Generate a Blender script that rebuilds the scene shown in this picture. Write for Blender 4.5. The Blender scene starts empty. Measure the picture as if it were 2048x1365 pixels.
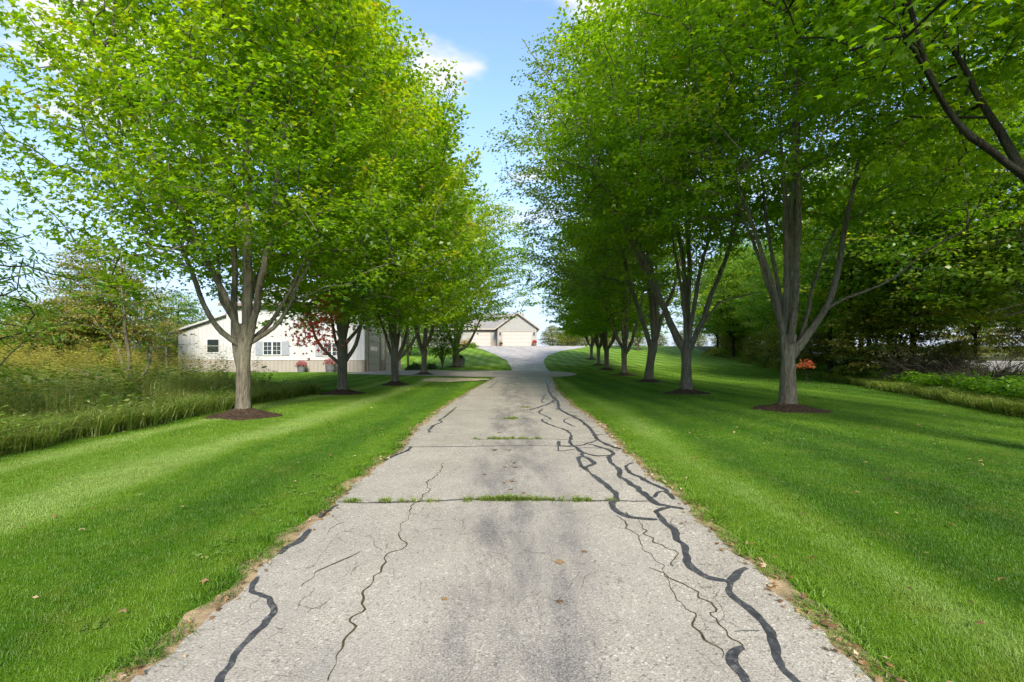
import bpy, math, random
import numpy as np
from mathutils import Vector, Matrix
scene = bpy.context.scene
COL = scene.collection
rad = math.radians

# ------------------------------------------------------------------ camera
CAM_Z = 1.55
F = 1024.0            # focal length in photo pixels (photo 2048 wide)
HOR = 730.0           # photo row of the horizon
cam_data = bpy.data.cameras.new('camera')
cam_data.sensor_width = 36.0
cam_data.lens = 18.0
cam_data.shift_y = (HOR - 682.5) / 2048.0
cam_data.clip_start = 0.05
cam_data.clip_end = 3000.0
cam = bpy.data.objects.new('camera', cam_data)
cam.location = (0, 0, CAM_Z)
cam.rotation_euler = (rad(90), 0, 0)
COL.objects.link(cam)
scene.camera = cam

# ------------------------------------------------------------------ sky, sun, exposure
SUN_EL, SUN_AZ = rad(33), rad(170)      # azimuth clockwise from +Y: behind the camera, a little to the right
world = bpy.data.worlds.new('World')
scene.world = world
world.use_nodes = True
wn, wl = world.node_tree.nodes, world.node_tree.links
wn.clear()
w_out = wn.new('ShaderNodeOutputWorld')
w_bg = wn.new('ShaderNodeBackground')
w_bg.inputs['Strength'].default_value = 0.12
sky = wn.new('ShaderNodeTexSky')
sky.sky_type = 'NISHITA'
sky.sun_disc = False
sky.sun_elevation = SUN_EL
sky.sun_rotation = SUN_AZ
sky.altitude = 200
sky.air_density = 1.0
sky.dust_density = 0.3
sky.ozone_density = 2.2
# clouds: fair-weather cumulus spread over the whole sky, cover raised to add fill light
tc = wn.new('ShaderNodeTexCoord')
sep = wn.new('ShaderNodeSeparateXYZ'); wl.new(tc.outputs['Generated'], sep.inputs[0])
zc = wn.new('ShaderNodeMath'); zc.operation = 'MAXIMUM'; zc.inputs[1].default_value = 0.04; wl.new(sep.outputs['Z'], zc.inputs[0])
dx = wn.new('ShaderNodeMath'); dx.operation = 'DIVIDE'; wl.new(sep.outputs['X'], dx.inputs[0]); wl.new(zc.outputs[0], dx.inputs[1])
dy = wn.new('ShaderNodeMath'); dy.operation = 'DIVIDE'; wl.new(sep.outputs['Y'], dy.inputs[0]); wl.new(zc.outputs[0], dy.inputs[1])
pl = wn.new('ShaderNodeCombineXYZ'); wl.new(dx.outputs[0], pl.inputs[0]); wl.new(dy.outputs[0], pl.inputs[1])
CLOUD_SHIFT = (0.47, 0.08, 0.0)
mp = wn.new('ShaderNodeMapping'); wl.new(pl.outputs[0], mp.inputs[0]); mp.inputs['Location'].default_value = CLOUD_SHIFT
cn = wn.new('ShaderNodeTexNoise'); cn.inputs['Scale'].default_value = 1.55; cn.inputs['Detail'].default_value = 5; cn.inputs['Roughness'].default_value = 0.5
wl.new(mp.outputs[0], cn.inputs['Vector'])
cr = wn.new('ShaderNodeMapRange'); cr.inputs['From Min'].default_value = 0.49; cr.inputs['From Max'].default_value = 0.60; cr.interpolation_type = 'SMOOTHSTEP'
wl.new(cn.outputs['Fac'], cr.inputs['Value'])
# thin high haze towards the horizon
hz = wn.new('ShaderNodeMapRange'); hz.inputs['From Min'].default_value = 0.45; hz.inputs['From Max'].default_value = 0.0
hz.inputs['To Min'].default_value = 0.0; hz.inputs['To Max'].default_value = 0.97
wl.new(sep.outputs['Z'], hz.inputs['Value'])
mixh = wn.new('ShaderNodeMixRGB'); wl.new(hz.outputs[0], mixh.inputs[0]); wl.new(sky.outputs[0], mixh.inputs[1])
mixh.inputs[2].default_value = (1.50, 1.72, 2.40, 1)
cl = wn.new('ShaderNodeMapRange'); cl.interpolation_type = 'SMOOTHSTEP'; cl.inputs['From Min'].default_value = 0.16; cl.inputs['From Max'].default_value = 0.40; wl.new(sep.outputs['Z'], cl.inputs['Value'])
cm = wn.new('ShaderNodeMath'); cm.operation = 'MULTIPLY'; wl.new(cr.outputs[0], cm.inputs[0]); wl.new(cl.outputs[0], cm.inputs[1])
mixc = wn.new('ShaderNodeMixRGB'); wl.new(cm.outputs[0], mixc.inputs[0]); wl.new(mixh.outputs[0], mixc.inputs[1])
CLOUD = 3.0
mixc.inputs[2].default_value = (CLOUD * 0.95, CLOUD * 0.95, CLOUD * 1.02, 1)
wl.new(mixc.outputs[0], w_bg.inputs['Color'])
wl.new(w_bg.outputs[0], w_out.inputs['Surface'])

sun_data = bpy.data.lights.new('sun', 'SUN')
sun_data.energy = 2.5
sun_data.angle = rad(14)
sun_data.color = (1.0, 0.93, 0.80)
sun = bpy.data.objects.new('sun', sun_data)
d_to_sun = Vector((math.sin(SUN_AZ) * math.cos(SUN_EL), math.cos(SUN_AZ) * math.cos(SUN_EL), math.sin(SUN_EL)))
sun.rotation_euler = d_to_sun.to_track_quat('Z', 'Y').to_euler()
COL.objects.link(sun)

scene.view_settings.view_transform = 'Standard'
scene.view_settings.look = 'None'
scene.view_settings.gamma = 1.0
scene.view_settings.exposure = 1.65
scene.view_settings.use_curve_mapping = False
scene.render.engine = 'CYCLES'
scene.cycles.max_bounces = 12
scene.cycles.diffuse_bounces = 7
scene.cycles.transmission_bounces = 9
scene.cycles.transparent_max_bounces = 12
scene.cycles.glossy_bounces = 2
scene.cycles.caustics_reflective = False
scene.cycles.caustics_refractive = False
scene.cycles.use_adaptive_sampling = True
scene.cycles.adaptive_threshold = 0.03
scene.cycles.use_denoising = True
scene.cycles.denoiser = 'OPENIMAGEDENOISE'
scene.cycles.denoising_input_passes = 'RGB_ALBEDO_NORMAL'
scene.cycles.denoising_prefilter = 'NONE'

# ------------------------------------------------------------------ helpers
RNG = np.random.default_rng(7)
random.seed(7)

def tag(o, label=None, cat=None, group=None, kind=None):
    if label: o['label'] = label
    if cat: o['category'] = cat
    if group: o['group'] = group
    if kind: o['kind'] = kind
    return o

def empty(name, loc, rz=0.0):
    o = bpy.data.objects.new(name, None)
    o.empty_display_size = 0.2
    o.location = loc
    o.rotation_euler = (0, 0, rz)
    COL.objects.link(o)
    return o

def link(name, me, mat=None, parent=None, loc=(0, 0, 0)):
    if mat is not None and len(me.materials) == 0:
        me.materials.append(mat)
    o = bpy.data.objects.new(name, me)
    o.location = loc
    COL.objects.link(o)
    if parent is not None:
        o.parent = parent
    return o

def np_mesh(name, V, polys, attrs=None, smooth=False):
    """V (n,3); polys: list of int arrays (m,k)."""
    V = np.ascontiguousarray(V, dtype=np.float32)
    me = bpy.data.meshes.new(name)
    polys = [np.asarray(p, dtype=np.int32) for p in polys if len(p)]
    loops = np.concatenate([p.ravel() for p in polys])
    tot = np.concatenate([np.full(len(p), p.shape[1], np.int32) for p in polys])
    start = np.concatenate([[0], np.cumsum(tot)[:-1]]).astype(np.int32)
    me.vertices.add(len(V)); me.vertices.foreach_set('co', V.ravel())
    me.loops.add(len(loops)); me.loops.foreach_set('vertex_index', loops)
    me.polygons.add(len(tot)); me.polygons.foreach_set('loop_start', start)
    if smooth:
        me.polygons.foreach_set('use_smooth', np.ones(len(tot), bool))
    me.update(calc_edges=True)
    if attrs:
        for k, v in attrs.items():
            v = np.asarray(v, np.float32)
            if v.ndim == 1:
                a = me.attributes.new(k, 'FLOAT', 'POINT'); a.data.foreach_set('value', v)
            else:
                a = me.attributes.new(k, 'FLOAT_VECTOR', 'POINT'); a.data.foreach_set('vector', v.ravel())
    return me

class MB:
    """collects boxes, tubes and polygons into one mesh"""
    def __init__(s):
        s.v = []; s.f = []
    def add(s, V, Fs):
        o = len(s.v)
        s.v.extend([tuple(float(c) for c in p) for p in V])
        s.f.extend([tuple(int(i) + o for i in f) for f in Fs])
        return s
    def box(s, x0, x1, y0, y1, z0, z1):
        return s.add([(x0, y0, z0), (x1, y0, z0), (x1, y1, z0), (x0, y1, z0), (x0, y0, z1), (x1, y0, z1), (x1, y1, z1), (x0, y1, z1)],
                     [(0, 3, 2, 1), (4, 5, 6, 7), (0, 1, 5, 4), (1, 2, 6, 5), (2, 3, 7, 6), (3, 0, 4, 7)])
    def prism(s, pts2, axis, a0, a1):
        """extrude a polygon: axis 'y' takes (x,z) points, axis 'x' takes (y,z)"""
        n = len(pts2)
        if axis == 'y':
            V = [(p[0], a0, p[1]) for p in pts2] + [(p[0], a1, p[1]) for p in pts2]
        else:
            V = [(a0, p[0], p[1]) for p in pts2] + [(a1, p[0], p[1]) for p in pts2]
        Fs = [tuple(range(n)), tuple(range(2 * n - 1, n - 1, -1))] + [(i, i + n, (i + 1) % n + n, (i + 1) % n) for i in range(n)]
        return s.add(V, Fs)
    def tube(s, P, R, k=6, cap=True):
        V, Fq = tube_np(np.asarray(P, float), np.asarray(R, float) * np.ones(len(P)), k)
        s.add(V, Fq)
        if cap:
            o = len(s.v) - len(V)
            s.f.append(tuple(range(o + k - 1, o - 1, -1)))
            s.f.append(tuple(range(o + len(V) - k, o + len(V))))
        return s
    def lathe(s, prof, c=(0, 0, 0), k=16):
        n = len(prof)
        V = []
        for r, z in prof:
            for j in range(k):
                a = 2 * math.pi * j / k
                V.append((c[0] + r * math.cos(a), c[1] + r * math.sin(a), c[2] + z))
        Fs = [(i * k + j, i * k + (j + 1) % k, (i + 1) * k + (j + 1) % k, (i + 1) * k + j) for i in range(n - 1) for j in range(k)]
        return s.add(V, Fs)
    def mesh(s, name, smooth=False, bevel=0.0):
        me = bpy.data.meshes.new(name)
        me.from_pydata(s.v, [], s.f)
        if smooth:
            for p in me.polygons: p.use_smooth = True
        me.update()
        return me
    def build(s, name, mat, parent=None, smooth=False):
        return link(name, s.mesh(name, smooth), mat, parent)

def tube_np(P, R, k):
    n = len(P)
    T = np.gradient(P, axis=0)
    T /= np.linalg.norm(T, axis=1, keepdims=True) + 1e-9
    ref = np.array([1.0, 0, 0]) if abs(T[0][0]) < 0.9 else np.array([0, 1.0, 0])
    U = np.zeros_like(P)
    u = ref - T[0] * (ref @ T[0])
    for i in range(n):
        u = u - T[i] * (u @ T[i])
        u = u / (np.linalg.norm(u) + 1e-9)
        U[i] = u
    W = np.cross(T, U)
    a = np.arange(k) * 2 * np.pi / k
    V = P[:, None, :] + R[:, None, None] * (np.cos(a)[None, :, None] * U[:, None, :] + np.sin(a)[None, :, None] * W[:, None, :])
    i = np.arange(n - 1)[:, None]; j = np.arange(k)[None, :]
    Fq = np.stack([i * k + j, i * k + (j + 1) % k, (i + 1) * k + (j + 1) % k, (i + 1) * k + j], -1).reshape(-1, 4)
    return V.reshape(-1, 3), Fq

def spline(P, step):
    """Catmull-Rom through P, resampled roughly every `step`"""
    P = np.asarray(P, float)
    Q = np.vstack([2 * P[0] - P[1], P, 2 * P[-1] - P[-2]])
    out = []
    for i in range(1, len(Q) - 2):
        p0, p1, p2, p3 = Q[i - 1], Q[i], Q[i + 1], Q[i + 2]
        m = max(1, int(math.ceil(np.linalg.norm(p2 - p1) / step)))
        for t in np.arange(m) / m:
            out.append(0.5 * ((2 * p1) + (-p0 + p2) * t + (2 * p0 - 5 * p1 + 4 * p2 - p3) * t * t + (-p0 + 3 * p1 - 3 * p2 + p3) * t ** 3))
    out.append(P[-1])
    return np.array(out)

# ------------------------------------------------------------------ the lie of the land
_pk = np.array([(-80, -3.0), (-10, -.55), (0, 0), (2.34, .10), (4.72, .25), (7.48, .345), (12.65, .44), (18.2, .53), (29.7, .80), (38, 1.05),
                (48, 1.45), (60, 2.4), (72, 3.5), (84, 4.62), (90, 4.75), (120, 4.9), (700, 5.0)])
_d = np.arange(-80, 700, 0.25)
_z = np.interp(_d, _pk[:, 0], _pk[:, 1])
_k = np.hanning(13); _k /= _k.sum()
_z = np.convolve(np.pad(_z, 6, mode='edge'), _k, mode='valid')
_pl = np.array([(-80, -3.0), (-10, -.55), (0, 0), (2.34, .10), (4.72, .25), (7.48, .345), (12.65, .44), (18.2, .55), (29.7, .82), (36, 1.0), (52, 1.02), (60, 1.7), (75, 3.4), (90, 4.7), (700, 5.0)])
_zl = np.convolve(np.pad(np.interp(_d, _pl[:, 0], _pl[:, 1]), 6, mode='edge'), _k, mode='valid')
_pf = np.array([(-80, -3.0), (-10, -.55), (0, 0), (5, .25), (12, .4), (30, .75), (60, 0.8), (120, 1.2), (700, 2.0)])
_zf = np.interp(_d, _pf[:, 0], _pf[:, 1])
HEDGE = np.array([(-30, 9.0), (0, 9.6), (6, 10.0), (11.2, 11.2), (16.5, 13.4), (25, 16.3), (43, 22), (54, 24), (68, 26.0), (90, 30), (300, 60)])
def hedge_x(d): return np.interp(d, HEDGE[:, 0], HEDGE[:, 1])
def sstep(a, b, x):
    t = np.clip((x - a) / (b - a), 0, 1)
    return t * t * (3 - 2 * t)
def ground(x, d):
    x = np.asarray(x, float); d = np.asarray(d, float)
    z = np.interp(d, _d, _z)
    zl = np.interp(d, _d, _zl)
    zf = np.interp(d, _d, _zf)
    wl_ = sstep(-6.5, -9.5, x)
    z = z * (1 - wl_) + zl * wl_
    wf = sstep(-24, -34, x)
    z = z * (1 - wf) + zf * wf
    hx = hedge_x(d)
    up = sstep(0, 10, x - hx - 1.5) * (0.75 * sstep(80, 30, d))
    return z + up
def gz(x, d): return float(ground(x, d))
_dd = np.concatenate([np.arange(1.2, 40, 0.05), np.arange(40, 140, 0.2)])
def gp(px, py, off=0.0):
    """photo pixel -> point on the ground"""
    sx, sz = (px - 1024.0) / F, (HOR - py) / F
    h = CAM_Z + sz * _dd - ground(sx * _dd, _dd)
    i = np.argmax(h < 0)
    if h[i] >= 0: i = len(_dd) - 1
    a = h[i - 1] / (h[i - 1] - h[i] + 1e-12)
    d = _dd[i - 1] + a * (_dd[i] - _dd[i - 1])
    return np.array([sx * d, d, gz(sx * d, d) + off])
def at(px, py, d):
    return np.array([(px - 1024.0) / F * d, d, CAM_Z + (HOR - py) / F * d])

# ------------------------------------------------------------------ materials
class NT:
    def __init__(s, name):
        s.m = bpy.data.materials.new(name); s.m.use_nodes = True
        s.t = s.m.node_tree; s.n = s.t.nodes; s.l = s.t.links
        s.n.clear()
        s.out = s.n.new('ShaderNodeOutputMaterial')
    def new(s, typ, **kw):
        n = s.n.new(typ)
        for k, v in kw.items():
            if k.startswith('i_'):
                n.inputs[k[2:].replace('_', ' ')].default_value = v
            else: setattr(n, k, v)
        return n
    def con(s, a, b): s.l.new(a, b)
    def noise(s, vec, scale, detail=4, rough=0.55, dist=0.0):
        n = s.new('ShaderNodeTexNoise'); n.inputs['Scale'].default_value = scale; n.inputs['Detail'].default_value = detail
        n.inputs['Roughness'].default_value = rough; n.inputs['Distortion'].default_value = dist
        if vec is not None: s.con(vec, n.inputs['Vector'])
        return n.outputs['Fac']
    def ramp(s, fac, stops, interp='LINEAR'):
        r = s.new('ShaderNodeValToRGB'); r.color_ramp.interpolation = interp
        el = r.color_ramp.elements
        while len(el) < len(stops): el.new(0.5)
        for e, (p, c) in zip(el, stops):
            e.position = p
            e.color = (c, c, c, 1) if isinstance(c, (int, float)) else (c[0], c[1], c[2], 1)
        s.con(fac, r.inputs[0])
        return r.outputs[0]
    def math(s, op, a, b=None, c=None, clamp=False):
        m = s.new('ShaderNodeMath', operation=op, use_clamp=clamp)
        for i, q in enumerate((a, b, c)):
            if q is None: continue
            if isinstance(q, (int, float)): m.inputs[i].default_value = q
            else: s.con(q, m.inputs[i])
        return m.outputs[0]
    def mix(s, fac, a, b, mode='MIX'):
        m = s.new('ShaderNodeMixRGB', blend_type=mode)
        for i, q in enumerate((fac, a, b)):
            if isinstance(q, (int, float)): m.inputs[i].default_value = q if i == 0 else (q, q, q, 1)
            elif isinstance(q, tuple): m.inputs[i].default_value = (*q[:3], 1)
            else: s.con(q, m.inputs[i])
        return m.outputs[0]
    def pos(s): return s.new('ShaderNodeNewGeometry').outputs['Position']
    def obj(s): return s.new('ShaderNodeTexCoord').outputs['Object']
    def scale(s, vec, sc, loc=(0, 0, 0), rot=(0, 0, 0)):
        m = s.new('ShaderNodeMapping'); m.inputs['Scale'].default_value = sc; m.inputs['Location'].default_value = loc; m.inputs['Rotation'].default_value = rot
        s.con(vec, m.inputs[0]); return m.outputs[0]
    def attr(s, name): return s.new('ShaderNodeAttribute', attribute_name=name).outputs['Fac']
    def bump(s, h, strength=0.3, dist=0.01):
        b = s.new('ShaderNodeBump'); b.inputs['Strength'].default_value = strength; b.inputs['Distance'].default_value = dist
        s.con(h, b.inputs['Height']); return b.outputs[0]
    def principled(s, color, rough=0.7, bump=None, spec=0.3, metal=0.0):
        p = s.new('ShaderNodeBsdfPrincipled')
        for k, q in (('Base Color', color), ('Roughness', rough)):
            if isinstance(q, tuple): p.inputs[k].default_value = (*q[:3], 1)
            elif isinstance(q, (int, float)): p.inputs[k].default_value = q
            else: s.con(q, p.inputs[k])
        p.inputs['Specular IOR Level'].default_value = spec
        p.inputs['Metallic'].default_value = metal
        if bump is not None: s.con(bump, p.inputs['Normal'])
        s.con(p.outputs[0], s.out.inputs['Surface'])
        return s.m
    def foliage(s, color, tcolor, trans=0.45, gloss=0.04, rough=0.45):
        d = s.new('ShaderNodeBsdfDiffuse'); t = s.new('ShaderNodeBsdfTranslucent'); g = s.new('ShaderNodeBsdfGlossy')
        g.inputs['Roughness'].default_value = rough; g.inputs['Color'].default_value = (.9, .95, .9, 1)
        for n, q in ((d, color), (t, tcolor)):
            if isinstance(q, tuple): n.inputs['Color'].default_value = (*q[:3], 1)
            else: s.con(q, n.inputs['Color'])
        m = s.new('ShaderNodeMixShader'); m.inputs[0].default_value = trans
        s.con(d.outputs[0], m.inputs[1]); s.con(t.outputs[0], m.inputs[2])
        m2 = s.new('ShaderNodeMixShader'); m2.inputs[0].default_value = gloss
        s.con(m.outputs[0], m2.inputs[1]); s.con(g.outputs[0], m2.inputs[2])
        s.con(m2.outputs[0], s.out.inputs['Surface'])
        return s.m

def plain(name, color, rough=0.7, var=0.12, scale=6.0, spec=0.3, metal=0.0, bump=0.0):
    t = NT(name)
    n = t.noise(t.obj(), scale, 5, 0.6)
    lo = tuple(c * (1 - var) for c in color); hi = tuple(min(1, c * (1 + var)) for c in color)
    c = t.ramp(n, [(0.3, lo), (0.7, hi)])
    b = t.bump(t.noise(t.obj(), scale * 12, 3), bump, 0.01) if bump else None
    return t.principled(c, rough, b, spec, metal)

# colour of a leaf comes from a per-leaf number `tint` : 0 deep green .. 1 yellow / orange
def leaf_mat(name, stops, trans=0.45, tmul=1.6, gloss=0.035):
    t = NT(name)
    c = t.ramp(t.attr('tint'), stops)
    tcol = t.mix(1.0, c, (tmul * 1.05, tmul, tmul * 0.45), 'MULTIPLY')
    return t.foliage(c, tcol, trans, gloss)

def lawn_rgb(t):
    """mown turf: mowing sheen and tree shade painted as bands, dry flecks and patches"""
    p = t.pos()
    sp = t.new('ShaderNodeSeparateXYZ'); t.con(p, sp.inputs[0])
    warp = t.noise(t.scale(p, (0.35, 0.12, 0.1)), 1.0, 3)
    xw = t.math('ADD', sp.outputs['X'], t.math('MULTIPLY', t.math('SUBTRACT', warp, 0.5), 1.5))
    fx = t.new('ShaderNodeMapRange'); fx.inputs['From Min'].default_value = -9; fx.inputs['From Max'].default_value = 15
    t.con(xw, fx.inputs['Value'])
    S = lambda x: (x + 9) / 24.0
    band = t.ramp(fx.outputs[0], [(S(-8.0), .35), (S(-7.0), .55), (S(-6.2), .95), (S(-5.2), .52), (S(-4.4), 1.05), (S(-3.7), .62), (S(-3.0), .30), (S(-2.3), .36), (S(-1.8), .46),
                                  (S(1.7), .70), (S(2.4), .72), (S(3.0), .38), (S(4.0), .26), (S(5.4), .30), (S(6.6), .52), (S(7.6), .30), (S(8.6), .62), (S(9.6), .32), (S(10.8), .6), (S(12.5), .3)][0:20])  # light and dark bands paint mowing sheen and tree shade into the colour
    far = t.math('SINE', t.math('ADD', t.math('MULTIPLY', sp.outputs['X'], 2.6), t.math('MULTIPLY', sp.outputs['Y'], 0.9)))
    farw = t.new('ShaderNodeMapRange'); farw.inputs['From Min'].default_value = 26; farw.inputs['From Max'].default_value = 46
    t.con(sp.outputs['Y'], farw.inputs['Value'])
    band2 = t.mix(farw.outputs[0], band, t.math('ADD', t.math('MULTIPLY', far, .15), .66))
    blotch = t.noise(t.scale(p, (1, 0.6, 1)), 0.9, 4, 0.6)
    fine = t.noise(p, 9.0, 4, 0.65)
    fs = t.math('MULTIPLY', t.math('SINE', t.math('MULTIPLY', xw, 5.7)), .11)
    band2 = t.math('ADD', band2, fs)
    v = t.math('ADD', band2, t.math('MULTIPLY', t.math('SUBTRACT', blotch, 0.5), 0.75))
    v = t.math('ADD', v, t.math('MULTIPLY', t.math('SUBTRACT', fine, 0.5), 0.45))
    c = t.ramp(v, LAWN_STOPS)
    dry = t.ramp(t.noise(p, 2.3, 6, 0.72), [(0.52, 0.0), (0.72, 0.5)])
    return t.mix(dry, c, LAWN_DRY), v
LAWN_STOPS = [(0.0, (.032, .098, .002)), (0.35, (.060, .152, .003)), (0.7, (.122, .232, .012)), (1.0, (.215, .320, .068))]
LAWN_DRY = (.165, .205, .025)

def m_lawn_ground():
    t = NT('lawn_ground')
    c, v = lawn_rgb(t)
    c = t.mix(0.12, c, (.05, .06, .01))
    p = t.pos()
    n1 = t.noise(p, 3.0, 5, .6)
    mead = t.ramp(n1, [(0.3, (.06, .085, .02)), (0.7, (.16, .15, .05))])
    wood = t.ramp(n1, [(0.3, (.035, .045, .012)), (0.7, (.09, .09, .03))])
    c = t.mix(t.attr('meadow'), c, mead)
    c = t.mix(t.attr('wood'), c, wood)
    b = t.bump(t.noise(p, 60, 4, .7), 0.9, 0.04)
    return t.principled(c, 0.9, b, 0.1)
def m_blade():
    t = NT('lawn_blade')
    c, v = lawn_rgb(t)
    h = t.attr('tint')
    c2 = t.mix(t.math('MULTIPLY', h, 0.5), c, t.mix(1.0, c, (1.5, 1.35, 1.2), 'MULTIPLY'))
    return t.foliage(c2, t.mix(1.0, c2, (1.3, 1.3, .6), 'MULTIPLY'), 0.3, 0.03, 0.5)

M = {}
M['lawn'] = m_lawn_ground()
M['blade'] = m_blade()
M['leaf_maple'] = leaf_mat('leaf_maple', [(0, (.060, .135, .004)), (.35, (.106, .205, .005)), (.62, (.175, .268, .007)), (.85, (.25, .29, .010)), (.95, (.36, .23, .015)), (1, (.42, .15, .03))], trans=.57, tmul=2.55)
M['leaf_light'] = leaf_mat('leaf_light', [(0, (.070, .140, .020)), (.5, (.130, .215, .028)), (.9, (.22, .28, .04)), (1, (.33, .25, .05))], trans=.5, tmul=2.2)
M['leaf_wood'] = leaf_mat('leaf_wood', [(0, (.045, .115, .006)), (.4, (.092, .190, .010)), (.75, (.18, .245, .015)), (1, (.31, .28, .02))], trans=.57, tmul=2.55)
M['leaf_yellow'] = leaf_mat('leaf_yellow', [(0, (.070, .120, .015)), (.4, (.160, .195, .025)), (.75, (.26, .25, .04)), (1, (.34, .22, .06))])
M['leaf_red'] = leaf_mat('leaf_red', [(0, (.12, .16, .02)), (.35, (.50, .13, .06)), (.7, (.68, .07, .10)), (1, (.75, .18, .14))], trans=.45, tmul=1.8)
M['leaf_dark'] = leaf_mat('leaf_dark', [(0, (.015, .040, .010)), (1, (.06, .11, .02))], trans=.25)
M['weed'] = leaf_mat('weed', [(0, (.070, .145, .015)), (.5, (.15, .24, .03)), (.8, (.25, .28, .07)), (1, (.42, .36, .16))], trans=.45, tmul=1.7)
M['goldenrod'] = leaf_mat('goldenrod', [(0, (.08, .14, .015)), (.5, (.17, .21, .025)), (.6, (.31, .28, .05)), (1, (.43, .38, .09))], trans=.4, tmul=1.5)

def m_bark(name, lo, mid, hi, lichen):
    t = NT(name)
    o = t.obj()
    fiss = t.noise(t.scale(o, (20, 20, 2.6)), 1.0, 6, .7, .8)
    fine = t.noise(t.scale(o, (50, 50, 12)), 1.0, 4, .6)
    big = t.noise(o, 1.7, 4, .6)
    c = t.ramp(fiss, [(.32, lo), (.5, mid), (.72, hi)])
    c = t.mix(t.ramp(big, [(.45, 0.0), (.66, .6)]), c, lichen)
    c = t.mix(t.math('MULTIPLY', fine, .35), c, lo)
    h = t.math('ADD', fiss, t.math('MULTIPLY', fine, .3))
    return t.principled(c, .9, t.bump(h, 1.0, .06), .1)
M['bark'] = m_bark('bark', (.045, .037, .026), (.19, .165, .122), (.31, .275, .21), (.20, .21, .145))
M['bark_pale'] = m_bark('bark_pale', (.16, .13, .10), (.36, .32, .26), (.50, .46, .40), (.36, .36, .30))
M['bark_dark'] = m_bark('bark_dark', (.016, .014, .010), (.048, .042, .031), (.085, .077, .058), (.06, .068, .045))

# ------------------------------------------------------------------ ground sheet
def axis(parts):
    out = []
    for a, b, s in parts: out.append(np.arange(a, b, s))
    return np.unique(np.concatenate(out + [[parts[-1][1]]]))
gx = axis([(-900, -200, 100), (-200, -60, 20), (-60, -24, 3), (-24, 30, 0.5), (30, 60, 2), (60, 200, 20), (200, 900, 100)])
gy = axis([(-60, -12, 6), (-12, 50, 0.5), (50, 110, 1.5), (110, 260, 15), (260, 1200, 90)])
GX, GY = np.meshgrid(gx, gy)
GZ = ground(GX, GY)
nx, ny = len(gx), len(gy)
V = np.stack([GX, GY, GZ], -1).reshape(-1, 3)
ii, jj = np.meshgrid(np.arange(ny - 1), np.arange(nx - 1), indexing='ij')
q = (ii * nx + jj).ravel()
Fq = np.stack([q, q + 1, q + nx + 1, q + nx], -1)
def meadow_edge(d):
    """x of the mown edge of the weedy meadow on the left"""
    return np.interp(d, [-20, 4, 7, 11, 15, 18, 19.2, 19.8], [-7.0, -7.0, -6.95, -7.1, -7.3, -7.0, -8.0, -13.5]) + .10 * np.sin(np.asarray(d) * 2.1) + .06 * np.sin(np.asarray(d) * 5.3)
def in_meadow(x, d):
    a = sstep(0.15, -0.15, x - meadow_edge(d)) * sstep(19.9, 19.4, d)
    b = sstep(-12.5, -13.5, x) * sstep(27, 25, d)
    c = sstep(-22, -24, x)
    return np.maximum(np.maximum(a, b), c)
MEAD = in_meadow(GX, GY).ravel()
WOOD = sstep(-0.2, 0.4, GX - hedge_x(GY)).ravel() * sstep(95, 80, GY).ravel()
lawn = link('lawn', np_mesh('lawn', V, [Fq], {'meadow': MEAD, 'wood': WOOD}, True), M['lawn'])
tag(lawn, 'mown green lawn sloping up on both sides of the drive', kind='structure')

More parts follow.
